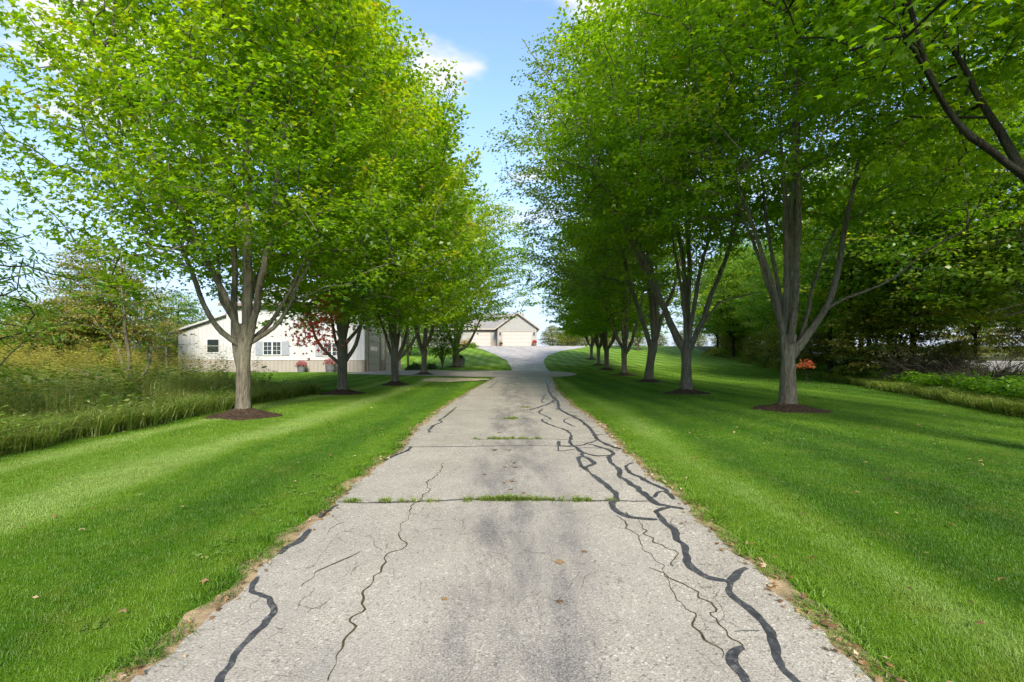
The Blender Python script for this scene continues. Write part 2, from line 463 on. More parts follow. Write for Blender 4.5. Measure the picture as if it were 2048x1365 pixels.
# ------------------------------------------------------------------ pavement
def m_asphalt(name, lo, mid, hi, stain=True, crack=1.0):
    t = NT(name)
    p = t.pos()
    sp = t.new('ShaderNodeSeparateXYZ'); t.con(p, sp.inputs[0])
    agg = t.noise(p, 95, 4, .85)
    agg2 = t.new('ShaderNodeTexVoronoi'); agg2.inputs['Scale'].default_value = 75; t.con(p, agg2.inputs['Vector'])
    mott = t.noise(p, 1.6, 5, .6)
    c = t.ramp(agg, [(.30, lo), (.47, mid), (.68, hi)])
    c = t.mix(t.ramp(agg2.outputs['Color'], [(.0, .0), (.8, 0.0), (.9, .55)]), c, tuple(min(1, q * 1.25) for q in hi))
    c = t.mix(t.ramp(agg2.outputs['Color'], [(.0, .6), (.12, .5), (.16, 0.0)]), c, tuple(q * .45 for q in lo))
    c = t.mix(t.ramp(mott, [(.35, .0), (.75, .35)]), c, tuple(q * .85 for q in lo))
    # wide pale and grey drifts along the lane
    drift = t.noise(t.scale(p, (1.2, .22, 1)), 1.0, 4, .6)
    c = t.mix(t.ramp(drift, [(.42, 0.0), (.7, .4)]), c, (.27, .25, .22))
    if stain:
        w = t.math('ABSOLUTE', t.math('SUBTRACT', sp.outputs['X'], .06))
        lane = t.ramp(w, [(.10, 1.0), (.38, .8), (.62, 0.0)])
        sn = t.noise(t.scale(p, (2.0, .55, 1), (.3, .65, 0)), 1.7, 7, .68)
        s = t.math('MULTIPLY', lane, t.ramp(sn, [(.40, 0.0), (.64, 1.0)]))
        s = t.math('MULTIPLY', s, t.ramp(agg, [(.35, 1.0), (.62, .35)]))
        c = t.mix(s, c, (.065, .065, .072))
        sn2 = t.noise(t.scale(p, (.8, .8, 1), (4, 9, 0)), 1.7, 5, .65)
        c = t.mix(t.ramp(sn2, [(.60, 0.0), (.8, .4)]), c, (.16, .16, .165))
        edge = t.ramp(t.math('ADD', t.math('ABSOLUTE', sp.outputs['X']), t.math('MULTIPLY', mott, .35)), [(0, 0.0), (1, 1.0)])
    if name == 'bleached':
        c = t.mix(t.ramp(t.noise(t.scale(p, (.5, .28, 1)), 1.6, 6, .7), [(.45, 0.0), (.66, .7)]), c, (.20, .19, .19))
    h = t.math('ADD', t.math('MULTIPLY', agg, .6), t.math('MULTIPLY', agg2.outputs['Distance'], .6))
    if crack:
        # short hairline crazing, mostly running with the lane
        pv = t.scale(p, (1.0, .55, 1.0), rot=(0, 0, .12))
        nz = t.new('ShaderNodeTexNoise'); nz.inputs['Scale'].default_value = 3.0; nz.inputs['Detail'].default_value = 4; t.con(pv, nz.inputs['Vector'])
        va = t.new('ShaderNodeVectorMath', operation='MULTIPLY_ADD'); va.inputs[1].default_value = (.35, .35, .0)
        t.con(nz.outputs['Color'], va.inputs[0]); t.con(pv, va.inputs[2])
        vo = t.new('ShaderNodeTexVoronoi', feature='DISTANCE_TO_EDGE'); vo.inputs['Scale'].default_value = 4.2; t.con(va.outputs[0], vo.inputs['Vector'])
        line = t.ramp(vo.outputs['Distance'], [(.0, 1.0), (.005, .8), (.014, 0.0)])
        brk = t.ramp(t.noise(p, 5.5, 3, .6), [(.46, 0.0), (.58, 1.0)])
        area = t.ramp(t.noise(p, .8, 3, .6), [(.38, .15), (.6, 1.0)])
        cm = t.math('MULTIPLY', t.math('MULTIPLY', line, brk), t.math('MULTIPLY', area, .8 * crack))
        c = t.mix(cm, c, (.065, .058, .042))
        h = t.math('SUBTRACT', h, cm)
    return t.principled(c, .88, t.bump(h, .55, .006), .2)
M['asphalt'] = m_asphalt('asphalt', (.105, .092, .074), (.315, .282, .234), (.56, .515, .445))
M['apron'] = m_asphalt('apron', (.16, .135, .115), (.29, .25, .215), (.40, .35, .31), False, .5)
M['bleached'] = m_asphalt('bleached', (.24, .22, .20), (.40, .37, .34), (.56, .525, .49), False, .8)
M['far_road'] = m_asphalt('far_road', (.25, .24, .24), (.36, .35, .35), (.44, .43, .43), False, 0)
def m_sealant():
    t = NT('sealant'); p = t.pos()
    worn = t.math('MULTIPLY', t.ramp(t.noise(p, 26, 5, .75), [(.50, 0.0), (.66, 1.0)]), t.ramp(t.noise(p, 2.2, 3, .6), [(.40, .1), (.62, .9)]))
    c = t.ramp(t.noise(p, 9, 4, .6), [(.3, (.028, .029, .032)), (.7, (.060, .061, .066))])
    c = t.mix(worn, c, (.19, .18, .165))
    return t.principled(c, .5, t.bump(t.noise(p, 60, 4, .7), .6, .006), .35)
M['sealant'] = m_sealant()
M['sealant_edge'] = plain('sealant_edge', (.20, .195, .19), .8, .35, 18, .2, bump=.6)
M['crack'] = plain('crack_dirt', (.055, .055, .028), .95, .5, 20, .05)
M['soil'] = plain('soil', (.30, .22, .13), .95, .45, 9, .05, bump=.8)
M['straw'] = plain('straw', (.55, .44, .29), .95, .35, 4, .05, bump=.8)

LE = [(289, 1365), (367, 1294), (440, 1225), (504, 1156), (555, 1115), (628, 1051), (674, 1010), (745, 947), (802, 902), (837, 862), (865, 836), (910, 803), (947, 780), (991, 756)]
RE = [(1736, 1355), (1664, 1286), (1587, 1209), (1516, 1150), (1445, 1091), (1400, 1049), (1344, 993), (1246, 902), (1226, 883), (1194, 848), (1144, 813), (1112, 780), (1103, 756)]
def edge_tab(E, x_near):
    P = np.array([gp(*e) for e in E])[:, :2]
    P = np.vstack([[x_near, -14.0], [x_near, 1.0], P, [P[-1, 0], P[-1, 1] + 3]])
    o = np.argsort(P[:, 1]); return P[o]
LT, RT = edge_tab(LE, -1.66), edge_tab(RE, 1.64)
def wob(d, ph):
    return 0.035 * np.sin(d * 3.1 + ph) * np.sin(d * 1.3 + 2 * ph) + 0.02 * np.sin(d * 9.7 + ph * 3) + 0.012 * np.sin(d * 23 + ph)
def road_l(d): return np.interp(d, LT[:, 1], LT[:, 0]) + wob(np.asarray(d, float), .7)
def road_r(d): return np.interp(d, RT[:, 1], RT[:, 0]) + wob(np.asarray(d, float), 2.1)
def strip_sheet(name, ds, xl, xr, mat, off, ncol=10):
    ds = np.asarray(ds); t = np.linspace(0, 1, ncol)
    X = xl[:, None] * (1 - t) + xr[:, None] * t
    Y = np.repeat(ds[:, None], ncol, 1)
    Z = ground(X, Y) + off
    V = np.stack([X, Y, Z], -1).reshape(-1, 3)
    a, b = np.meshgrid(np.arange(len(ds) - 1), np.arange(ncol - 1), indexing='ij')
    q = (a * ncol + b).ravel()
    o = link(name, np_mesh(name, V, [np.stack([q, q + 1, q + ncol + 1, q + ncol], -1)], None, True), mat)
    return o
JN, JF = 30.0, 38.0       # near and far side of the cross drive
ds = np.concatenate([np.arange(-12, 14, .06), np.arange(14, JN + .3, .2)])
drive = strip_sheet('driveway', ds, road_l(ds), road_r(ds), M['asphalt'], .020, 12)
tag(drive, 'weathered grey asphalt driveway with tarred cracks', kind='structure')
# bare, dry verge along both edges
vd = np.arange(-6, 30, .07)
for side, fn, s in (('left', road_l, -1), ('right', road_r, 1)):
    w = .06 + .05 * np.abs(np.sin(vd * 2.3 + s)) + .05 * np.abs(np.sin(vd * 5.9)) + RNG.uniform(0, .05, len(vd))
    a, b = fn(vd) - s * .05, fn(vd) + s * w
    v = strip_sheet('dry_verge', vd, np.minimum(a, b), np.maximum(a, b), M['soil'], .010, 3)
    tag(v, 'strip of bare dry soil along the %s edge of the drive' % side, kind='structure')
# cross drive with its blunt right end, running left to the workshop doors
cx = np.concatenate([np.arange(-11.0, 2.2, .4), np.linspace(2.2, 4.3, 14)])
def cross_lo(x): return np.where(x < -2.2, np.interp(x, [-11, -2.2], [33.5, 30.2]), 30.2) + np.where(x > 2.2, 4.0 * (1 - np.sqrt(np.clip(1 - ((x - 2.2) / 2.1) ** 2, 0, 1))), 0)
def cross_hi(x): return np.where(x > 2.2, 34.2 + 4.0 * np.sqrt(np.clip(1 - ((x - 2.2) / 2.1) ** 2, 0, 1)), np.interp(x, [-11, -6, -2, 1.0, 2.2], [40.5, 39.2, 38.6, 39, 38.2]))
t = np.linspace(0, 1, 16)
lo, hi = cross_lo(cx), cross_hi(cx)
hi = np.maximum(hi, lo + .02)
Y = lo[:, None] * (1 - t) + hi[:, None] * t; X = np.repeat(cx[:, None], 16, 1)
V = np.stack([X, Y, ground(X, Y) + .028], -1).reshape(-1, 3)
a, b = np.meshgrid(np.arange(len(cx) - 1), np.arange(15), indexing='ij'); q = (a * 16 + b).ravel()
o = link('cross_drive', np_mesh('cross_drive', V, [np.stack([q, q + 16, q + 17, q + 1], -1)], None, True), M['apron'])
tag(o, 'pinkish paved cross drive leading left to the workshop doors', kind='structure')
# parking strip along the workshop doors
ds = np.arange(37.8, 53, .5)
o = strip_sheet('apron', ds, np.full(len(ds), -10.95), np.interp(ds, [37.8, 41, 44, 53], [-6.0, -8.2, -8.8, -8.8]), M['apron'], .036, 8)
tag(o, 'paved apron in front of the workshop doors', kind='structure')
# upper drive, bleached, widening to the garage
UL = np.array([(1024, 741), (1021, 733), (1013, 721), (991, 710), (968, 700.6), (948, 695.0)]); UR = np.array([(1096, 741), (1092, 736), (1087, 721), (1096, 712), (1120, 703), (1171, 695.0)])
ul = np.array([gp(*e)[:2] for e in UL]); ur = np.array([gp(*e)[:2] for e in UR])
ds = np.arange(37.6, 92.5, .6)
xl = np.interp(ds, np.append(ul[:, 1], 93), np.append(ul[:, 0], -9.5)); xr = np.interp(ds, np.append(ur[:, 1], 93), np.append(ur[:, 0], 13.0))
o = strip_sheet('upper_driveway', ds, xl, xr, M['bleached'], .024, 14)
tag(o, 'pale sunlit upper drive widening towards the garage', kind='structure')
UPL, UPR = np.stack([ds, xl], 1), np.stack([ds, xr], 1)

# tarred cracks, one ribbon per run of tar
def ribbon(pts, w, off, name, mat, seed, taper=True, jag=.20, wander=.008):
    r = np.random.default_rng(seed)
    P2 = spline(np.array(pts, float), 4.0)
    P = np.array([gp(*p) for p in P2])
    seg = np.linalg.norm(np.diff(P[:, :2], axis=0), axis=1); s = np.concatenate([[0], np.cumsum(seg)])
    if s[-1] < .05: return None
    u = np.linspace(0, s[-1], max(4, int(s[-1] / .03)))
    P = np.stack([np.interp(u, s, P[:, k]) for k in range(2)], 1)
    k = np.hanning(5); k /= k.sum()
    k2 = np.hanning(13); k2 /= k2.sum()
    nzx = np.convolve(r.normal(0, 1, len(u) + 4), k, 'valid') * wander + np.convolve(r.normal(0, 1, len(u) + 12), k2, 'valid') * wander * 2.0
    T = np.gradient(P, axis=0); T /= np.linalg.norm(T, axis=1, keepdims=True) + 1e-9
    N = np.stack([-T[:, 1], T[:, 0]], 1)
    ww = w * (1 + jag * (np.convolve(r.normal(0, .9, len(u) + 4), k, 'valid') + np.convolve(r.normal(0, 2.2, len(u) + 12), k2, 'valid')))
    ww = np.clip(ww, w * .35, w * 1.9)
    if taper:
        e = np.clip(np.minimum(u, u[-1] - u) / .05, .45, 1) ** .5; ww = ww * e
    P = P + N * nzx[:, None]
    A, B = P + N * ww[:, None] / 2, P - N * ww[:, None] / 2
    C = P
    rows = [A, C, B]
    V = []
    for i, R_ in enumerate(rows):
        z = ground(R_[:, 0], R_[:, 1]) + .020 + off + (.0025 if i == 1 else 0)
        V.append(np.column_stack([R_, z]))
    n = len(u); V = np.vstack(V); i = np.arange(n - 1)
    Fq = np.vstack([np.stack([i, i + n, i + n + 1, i + 1], 1), np.stack([i + n, i + 2 * n, i + 2 * n + 1, i + n + 1], 1)])
    return link(name, np_mesh(name, V, [Fq[:, ::-1]], None, True), mat, drive)
SEALS = [
 ([(1650, 1420), (1590, 1365), (1558, 1328), (1543, 1280), (1525, 1248), (1495, 1224), (1469, 1206), (1458, 1188), (1460, 1171), (1427, 1163), (1397, 1150), (1377, 1129), (1372, 1108), (1356, 1085), (1350, 1067), (1329, 1049), (1313, 1031), (1322, 1024), (1341, 1021)], .070),
 ([(1460, 1171), (1472, 1160), (1483, 1150), (1495, 1144)], .060),
 ([(1368, 1024), (1335, 1017), (1308, 1010), (1294, 996), (1280, 985), (1259, 970), (1238, 956), (1240, 946), (1222, 930), (1217, 918), (1226, 913), (1222, 906), (1191, 895), (1177, 892)], .075),
 ([(1314, 1044), (1279, 1043), (1255, 1039), (1240, 1031), (1224, 1016), (1234, 999), (1224, 984), (1205, 969), (1189, 958), (1168, 939), (1158, 927), (1156, 919), (1168, 918), (1189, 930), (1172, 939)], .075),
 ([(1164, 916), (1161, 904), (1149, 896), (1140, 888), (1142, 874), (1135, 865), (1114, 857), (1090, 848), (1085, 841), (1102, 841), (1090, 834), (1078, 828), (1086, 820)], .060),
 ([(1151, 897), (1161, 906), (1191, 915), (1222, 915)], .055),
 ([(1243, 902), (1222, 896), (1196, 883), (1188, 871), (1175, 855), (1158, 841), (1137, 831), (1119, 820), (1116, 806), (1105, 796), (1097, 782), (1093, 766), (1089, 757)], .085),
 ([(1194, 883), (1172, 892), (1154, 895), (1110, 896)], .05),
 ([(1114, 801), (1098, 809), (1083, 815), (1060, 822)], .08),
 ([(790, 899), (822, 897), (900, 897), (1000, 895), (1080, 895), (1150, 897), (1240, 902)], .030),
 ([(420, 1410), (449, 1365), (477, 1308), (509, 1271), (545, 1234), (541, 1207), (509, 1189), (518, 1161)], .050),
 ([(559, 1115), (580, 1100), (600, 1088), (619, 1065)], .070),
 ([(640, 1040), (655, 1027), (674, 1015)], .060),
 ([(912, 817), (898, 829), (887, 838), (877, 843), (884, 847), (865, 855), (857, 868)], .055),
 ([(822, 897), (816, 904), (795, 913), (767, 925)], .055),
 ([(1489, 1307), (1472, 1311), (1466, 1334), (1483, 1355), (1500, 1385)], .060),
 ([(1519, 1272), (1495, 1272), (1469, 1271)], .016),
 ([(675, 1010), (760, 1011), (850, 1008), (960, 1005), (1100, 1006), (1224, 1008), (1300, 1008)], .022),
 ([(1266, 929), (1251, 936), (1259, 949), (1283, 960), (1308, 974), (1330, 986), (1345, 998)], .055),
 ([(1308, 1000), (1318, 988), (1335, 990), (1350, 1004)], .05),
 ([(1190, 873), (1212, 872)], .025), ([(1178, 858), (1196, 856)], .03), ([(1160, 842), (1184, 845)], .03), ([(1142, 832), (1160, 836)], .03), ([(1130, 826), (1155, 828)], .03),
 ([(1160, 842), (1140, 838), (1128, 845), (1140, 852), (1150, 856)], .035), ([(1112, 822), (1118, 812), (1104, 806), (1112, 798), (1100, 790), (1110, 782)], .06),
 ([(1095, 800), (1084, 795), (1092, 790), (1083, 804), (1090, 808)], .05), ([(1100, 778), (1096, 770), (1102, 764), (1094, 758)], .06),
 ([(995, 764), (985, 772), (978, 778)], .06), ([(940, 787), (928, 795), (918, 801)], .04),
 ([(1116, 896), (1116, 905), (1122, 906), (1150, 902)], .03), ([(1117, 886), (1119, 895)], .07),
]
for k, (pts, w) in enumerate(SEALS):
    ribbon(pts, w * .74, .0030 + .0006 * (k % 9), 'crack_seal', M['sealant'], 100 + k)
CRACKS = [
 [(655, 1372), (661, 1337), (680, 1300), (696, 1271), (694, 1248), (729, 1222), (737, 1186), (763, 1156), (772, 1130), (776, 1115), (800, 1097), (800, 1067), (816, 1041), (826, 1019), (855, 989), (859, 967), (881, 945), (885, 930)],
 [(1239, 1036), (1265, 1061), (1273, 1088), (1299, 1111), (1326, 1135), (1323, 1153), (1338, 1183), (1365, 1212), (1394, 1236), (1380, 1245), (1400, 1272), (1418, 1295), (1448, 1325)],
 [(650, 1075), (672, 1062), (690, 1050)], [(1310, 1140), (1350, 1165), (1380, 1180), (1430, 1225), (1420, 1240), (1470, 1285), (1490, 1300)],
 [(1250, 1030), (1290, 1060), (1300, 1085), (1340, 1110), (1350, 1140)], [(600, 1180), (640, 1150), (680, 1130), (720, 1110)],
 [(880, 610 + 215), (960, 823), (1060, 822)], [(940, 881), (1000, 882), (1080, 881), (1140, 883)], [(975, 840), (1060, 840)], [(930, 793), (1000, 792), (1090, 792)], [(960, 776), (1040, 776), (1095, 776)],
]
for k, pts in enumerate(CRACKS):
    ribbon(pts, .008 if k < 6 else .016, .0022, 'hairline_crack', M['crack'], 300 + k, True, .6, .020 if k < 6 else .006)

# straw-coloured bare patch in the lawn by the cross drive
pc = gp(905, 760); r0 = np.random.default_rng(5)
ang = np.linspace(0, 2 * np.pi, 40, endpoint=False)
rr = 1 + .12 * np.sin(3 * ang + 1) + .08 * np.sin(7 * ang) + r0.uniform(-.05, .05, 40)
PA = [(pc[0] + 1.75 * rr[i] * f * math.cos(ang[i]), pc[1] + 1.9 * rr[i] * f * math.sin(ang[i])) for f in (.4, .75, 1.0) for i in range(40)]
V = [(x, y, gz(x, y) + .015) for x, y in PA] + [(pc[0], pc[1], gz(pc[0], pc[1]) + .015)]
Fs = [tuple(k * 40 + j for j in (0,)) for k in ()]
Fs = [(120, i, (i + 1) % 40) for i in range(40)] + [(k * 40 + i, (k + 1) * 40 + i, (k + 1) * 40 + (i + 1) % 40, k * 40 + (i + 1) % 40) for k in range(2) for i in range(40)]
me = bpy.data.meshes.new('bare_patch'); me.from_pydata(V, [], Fs); me.update()
tag(link('bare_patch', me, M['straw']), 'pale straw-covered bare patch in the lawn by the cross drive', kind='structure')

# public road beyond the right-hand wood
rd = np.arange(8, 75, 1.0)
rx = np.interp(rd, [8, 24, 38, 75], [22.5, 24.6, 27, 36])
V = np.vstack([np.column_stack([rx + k, rd, ground(rx + 2.5, rd) + .22]) for k in (0, 5.5)])
n = len(rd); i = np.arange(n - 1)
V = np.vstack([V, V[:n] + [-.8, 0, -.6], V[n:] + [.8, 0, -.6]])
o = link('road', np_mesh('road', V, [np.stack([i, i + n, i + n + 1, i + 1], 1), np.stack([i + 2 * n, i, i + 1, i + 1 + 2 * n], 1), np.stack([i + n, i + 3 * n, i + 3 * n + 1, i + n + 1], 1)], None, True), M['far_road'])
tag(o, 'grey public road seen through the right-hand wood', kind='structure')

# ------------------------------------------------------------------ trees
MAPLE_V = np.array([(0, 0, 0), (.42, .52, -.10), (.52, .15, .02), (1, 0, -.10), (.52, -.15, .02), (.42, -.52, -.10)])
MAPLE_F = [np.array([(0, 2, 1), (0, 5, 4), (2, 4, 3)]), np.array([(0, 4, 2)])]
MAPLE_F = [np.array([(0, 2, 1), (0, 5, 4), (2, 4, 3), (0, 4, 2)])]
KITE_V = np.array([(0, 0, 0), (.42, .36, -.06), (1, 0, -.05), (.42, -.36, -.06)])
KITE_F = [np.array([(0, 2, 1), (0, 3, 2)])]
LONG_V = np.array([(0, 0, 0), (.45, .13, -.03), (1, 0, -.12), (.45, -.13, -.03)])

def leaves_mesh(name, P, D, N, size, tint, shape='maple'):
    """one leaf per row: position, direction of the midrib, upper side"""
    TV, TF = {'maple': (MAPLE_V, MAPLE_F), 'kite': (KITE_V, KITE_F), 'long': (LONG_V, KITE_F)}[shape]
    D = D / (np.linalg.norm(D, axis=1, keepdims=True) + 1e-9)
    S = np.cross(N, D); S /= np.linalg.norm(S, axis=1, keepdims=True) + 1e-9
    U = np.cross(D, S)
    V = P[:, None, :] + size[:, None, None] * (TV[None, :, 0, None] * D[:, None] + TV[None, :, 1, None] * S[:, None] + TV[None, :, 2, None] * U[:, None])
    n, k = len(P), len(TV)
    off = (np.arange(n) * k)[:, None, None]
    polys = [(f[None] + off).reshape(-1, f.shape[1]) for f in TF]
    return np_mesh(name, V.reshape(-1, 3), polys, {'tint': np.repeat(np.clip(tint, 0, 1), k)})

def fork_limbs(rng, n, fork, H, R, lean=(0, 0), up=.75):
    """ascending limbs in the vase habit of the avenue maples; first point lies on the trunk"""
    L = []
    a0 = rng.uniform(0, 6.28)
    for k in range(n):
        a = a0 + k * 2 * math.pi / n + rng.uniform(-.3, .3)
        out = rng.uniform(.25, .62) * R if k else .12 * R
        top = H * (rng.uniform(.62, .8) if k else .93)
        z0 = fork * rng.uniform(.72, 1.12)
        pts = []
        for s in (0, .12, .3, .55, .8, 1):
            r = out * (s ** up) + .05
            aa = a + .25 * s * math.sin(k * 1.7)
            pts.append((lean[0] * s + r * math.cos(aa) * (s > 0), lean[1] * s + r * math.sin(aa) * (s > 0), z0 + (top - z0) * s ** 1.12))
        L.append((pts, rng.uniform(.42, .62) if k else .75))
    return L

def grow(seed, H, R, fork, tr, limbs, zb, n_att, lpa, leaf, shape='maple', center=(0, 0), tint=(.35, .22), top_tint=.0, spray=(.6, .42), skirt=2.2, widest=.32, up_open=.0, squash=1.0, lean=(0, 0), taper=1.0, trunk_bend=0.0, droop=0.15, inner=.45, rise=.10):
    """returns meshes: trunk, [limbs], branches, leaves (all in tree-local coordinates)"""
    rng = np.random.default_rng(seed)
    P, PAR, KIND = [], [], []
    # trunk
    nt = max(4, int(fork / .25))
    tz = np.linspace(-.15, fork, nt)
    tp = np.column_stack([lean[0] * (np.maximum(tz, 0) / fork) ** 1.5 + trunk_bend * np.sin(tz / fork * 3.1), lean[1] * (np.maximum(tz, 0) / fork) ** 1.5, tz])
    for i in range(nt):
        P.append(tp[i]); PAR.append(i - 1); KIND.append(0)
    limb_paths = []
    for pts, rf in limbs:
        pts = np.array(pts, float)
        k0 = int(np.argmin(np.abs(tz - pts[0][2]))) if len(pts) else nt - 1
        pts[0] = (tp[k0][0] * .6 + pts[0][0] * .4, tp[k0][1] * .6 + pts[0][1] * .4, min(pts[0][2], fork))
        S = spline(pts, .3)
        S[3:] += np.cumsum(rng.normal(0, .012, S[3:].shape), axis=0)
        base = k0
        for s in S[1:]:
            P.append(s); PAR.append(base); KIND.append(1); base = len(P) - 1
        r = tr * rf * (1 - np.linspace(0, 1, len(S)) ** .8) ** .9 + .016
        limb_paths.append((S, r))
    # attraction points: ends of the leafy sprays
    prof_t = np.array([0, .08, .2, widest, .5, .65, .8, .92, 1.0])
    prof_r = np.array([.45, .74, .92, 1.0, .93, .80, .58, .34, .06])
    prof_r = np.where(prof_t > widest, prof_r ** taper, prof_r)
    att = []
    tries = 0
    mind = .9 * (R * R * (H - zb) / max(n_att, 1)) ** (1 / 3.) * .78
    ph = rng.uniform(0, 6.28, 6)
    A = np.zeros((0, 3))
    while len(att) < n_att and tries < n_att * 40:
        tries += 1
        if tries % (n_att * 6) == 0: mind *= .8
        t_ = rng.random() ** .92
        a = rng.uniform(0, 2 * math.pi)
        Rm = R * np.interp(t_, prof_t, prof_r) * (1 + .16 * math.sin(3 * a + ph[0] + 4 * t_) + .12 * math.sin(5 * a + ph[1] - 9 * t_) + .10 * math.sin(2 * a + ph[2] + 17 * t_))
        r = Rm * rng.random() ** inner
        z = zb + (H - zb) * t_
        zmin = zb + skirt * (1 - r / R) + rng.uniform(0, .5)
        if z < zmin: continue
        p = np.array([center[0] * (.4 + .6 * t_) + r * math.cos(a), center[1] * (.4 + .6 * t_) + r * math.sin(a) * squash, z])
        if len(att):
            if np.min(np.sum((A - p) ** 2, 1)) < mind * mind: continue
        att.append(p); A = np.array(att)
    A = np.array(att)
    LN = np.array(P)
    dmin = np.min(np.linalg.norm(A[:, None] - LN[None], axis=2), axis=1)
    order = np.argsort(dmin)
    NP_ = np.zeros((len(P) + n_att * 14 + 50, 3)); NP_[:len(P)] = LN; cnt = len(P)
    PAR = PAR + [0] * (len(NP_) - len(PAR))
    paths = []; tips = []
    zf = fork * .9
    for k in order:
        p = A[k]; Q = NP_[:cnt]
        v = p - Q; dist = np.linalg.norm(v, axis=1)
        rq = np.hypot(Q[:, 0], Q[:, 1]); rp = math.hypot(p[0], p[1])
        cost = dist + 1.3 * np.maximum(0, -v[:, 2] + .15 * dist) + .7 * np.maximum(0, rq - rp) + 6 * (Q[:, 2] < zf) * np.maximum(0, zf - Q[:, 2])
        b = int(np.argmin(cost)); q = Q[b].copy(); L = dist[b]
        m = int(np.clip(math.ceil(L / .45), 1, 12))
        s = np.linspace(0, 1, m + 1)[1:, None]
        c = q + (p - q) * .5 + np.array([0, 0, droop * L])
        path = (1 - s) ** 2 * q + 2 * s * (1 - s) * c + s * s * p
        path[:-1] += rng.normal(0, .02, path[:-1].shape)
        idx = []
        par = b
        for pt in path:
            NP_[cnt] = pt; PAR[cnt] = par; par = cnt; idx.append(cnt); cnt += 1
        paths.append((b, idx)); tips.append((p, p - q))
    num = np.zeros(cnt)
    for _, idx in paths: num[idx[-1]] += 1
    for i in range(cnt - 1, 0, -1):
        if PAR[i] >= 0: num[PAR[i]] += num[i]
    rad_ = .0035 + .0052 * np.sqrt(num)
    bv, bf, o = [], [], 0
    for b, idx in paths:
        Pth = np.vstack([NP_[b], NP_[idx]])
        rr = np.concatenate([[min(rad_[idx[0]] * 1.15, .05)], np.minimum(rad_[idx], .05)])
        Vt, Ft = tube_np(Pth, rr, 4 if rr[0] > .009 else 3)
        bv.append(Vt); bf.append(Ft + o); o += len(Vt)
    branches = np_mesh('branches', np.vstack(bv), [np.vstack(bf)], None, True)
    # leaves in flat layered sprays
    n = len(tips); TP = np.array([t[0] for t in tips]); TD = np.array([t[1] for t in tips])
    ax = TD.copy(); ax[:, 2] *= .35
    radial = TP.copy(); radial[:, 2] = 0; radial /= np.linalg.norm(radial, axis=1, keepdims=True) + 1e-6
    ax = ax / (np.linalg.norm(ax, axis=1, keepdims=True) + 1e-6) + .6 * radial + np.array([0, 0, rise])
    ax /= np.linalg.norm(ax, axis=1, keepdims=True)
    bx = np.cross(np.array([0, 0, 1.0]), ax); bx /= np.linalg.norm(bx, axis=1, keepdims=True) + 1e-6
    nb = np.cross(ax, bx)
    ml = rng.poisson(lpa, n).clip(int(lpa * .4)); I = np.repeat(np.arange(n), ml); m = len(I)
    u = rng.uniform(-1.15, .85, m); v = rng.normal(0, 1, m) * (.35 + .35 * (1 - u) / 2)
    sl, sw = spray
    sizes = rng.uniform(.8, 1.25, n)[I]
    pos = TP[I] + ax[I] * (u * sl * sizes)[:, None] + bx[I] * (v * sw * sizes * 1.5)[:, None] + nb[I] * (rng.normal(0, .055, m) - .10 * v * v - .10 * np.maximum(u, 0) ** 2)[:, None]
    Dl = ax[I] * rng.uniform(.1, 1.0, m)[:, None] + bx[I] * (np.sign(v) * rng.uniform(.1, 1.0, m))[:, None] + np.array([0, 0, -.30]) + rng.normal(0, .28, (m, 3))
    Nl = np.array([0, 0, 1.0]) + .35 * radial[I] + rng.normal(0, .42, (m, 3))
    tt = (TP[:, 2] - zb) / (H - zb)
    ts = rng.normal(tint[0], tint[1] * .75, n) + top_tint * np.clip(tt - .3, 0, 1)
    ti = ts[I] + rng.normal(0, tint[1] * .30, m) + .10 * (u > .5)
    ti = np.where(rng.random(m) < .994, np.minimum(ti, .86), ti + .25)
    leaves = leaves_mesh('crown', pos, Dl, Nl, leaf * rng.uniform(.65, 1.2, m), ti, shape)
    # trunk with root flare
    k = 20
    fl = tr * (1 + .55 * np.exp(-np.maximum(tz, 0) / .16)) * (1 + .06 * np.sin(tz * 4 + seed)) * np.interp(tz, [0, fork * .7, fork], [1, .92, 1.02])
    Vt, Ft = tube_np(tp, fl, k)
    aa = np.tile(np.arange(k) * 2 * np.pi / k, nt); zz = np.repeat(tz, k); rel = Vt - np.repeat(tp, k, 0)
    mul = 1 + .05 * np.sin(3 * aa + seed) + .035 * np.sin(5 * aa + zz * 1.3) + .12 * np.exp(-np.maximum(zz, 0) / .18) * np.sin(5 * aa + seed * 2) + rng.normal(0, .012, len(Vt))
    Vt = np.repeat(tp, k, 0) + rel * mul[:, None]
    top = len(Vt); Vt = np.vstack([Vt, tp[-1] + [0, 0, tr * .5]])
    capf = np.array([((nt - 1) * k + j, (nt - 1) * k + (j + 1) % k, top) for j in range(k)])
    trunk = np_mesh('trunk', Vt, [Ft, capf], None, True)
    lm = []
    for S, r in limb_paths:
        Vl, Fl = tube_np(S, r, 9)
        Vl += rng.normal(0, .0035, Vl.shape)
        lm.append(np_mesh('limb', Vl, [Fl], None, True))
    return dict(trunk=trunk, limbs=lm, branches=branches, leaves=leaves, tips=TP)

def plant_tree(g, name, loc, rz, bark, leafm, label, cat='tree', group=None, scale=1.0, red=None):
    t = empty(name, loc, rz); t.scale = (scale,) * 3
    tag(t, label, cat, group)
    link('trunk', g['trunk'], bark, t)
    for l in g['limbs']: link('limb', l, bark, t)
    tag(link('branches', g['branches'], bark, t), kind='stuff')
    link('crown', g['leaves'], leafm, t)
    return t

def px_limbs(base, d, L):
    """limbs sketched as photo points in the plane of the trunk, with a drift in depth"""
    out = []
    for pts, rf, dep in L:
        n = len(pts)
        out.append(([((x - base[0]) / F * d, dep * (i / max(1, n - 1)) ** 1.2, (base[1] - y) / F * d) for i, (x, y) in enumerate(pts)], rf))
    return out

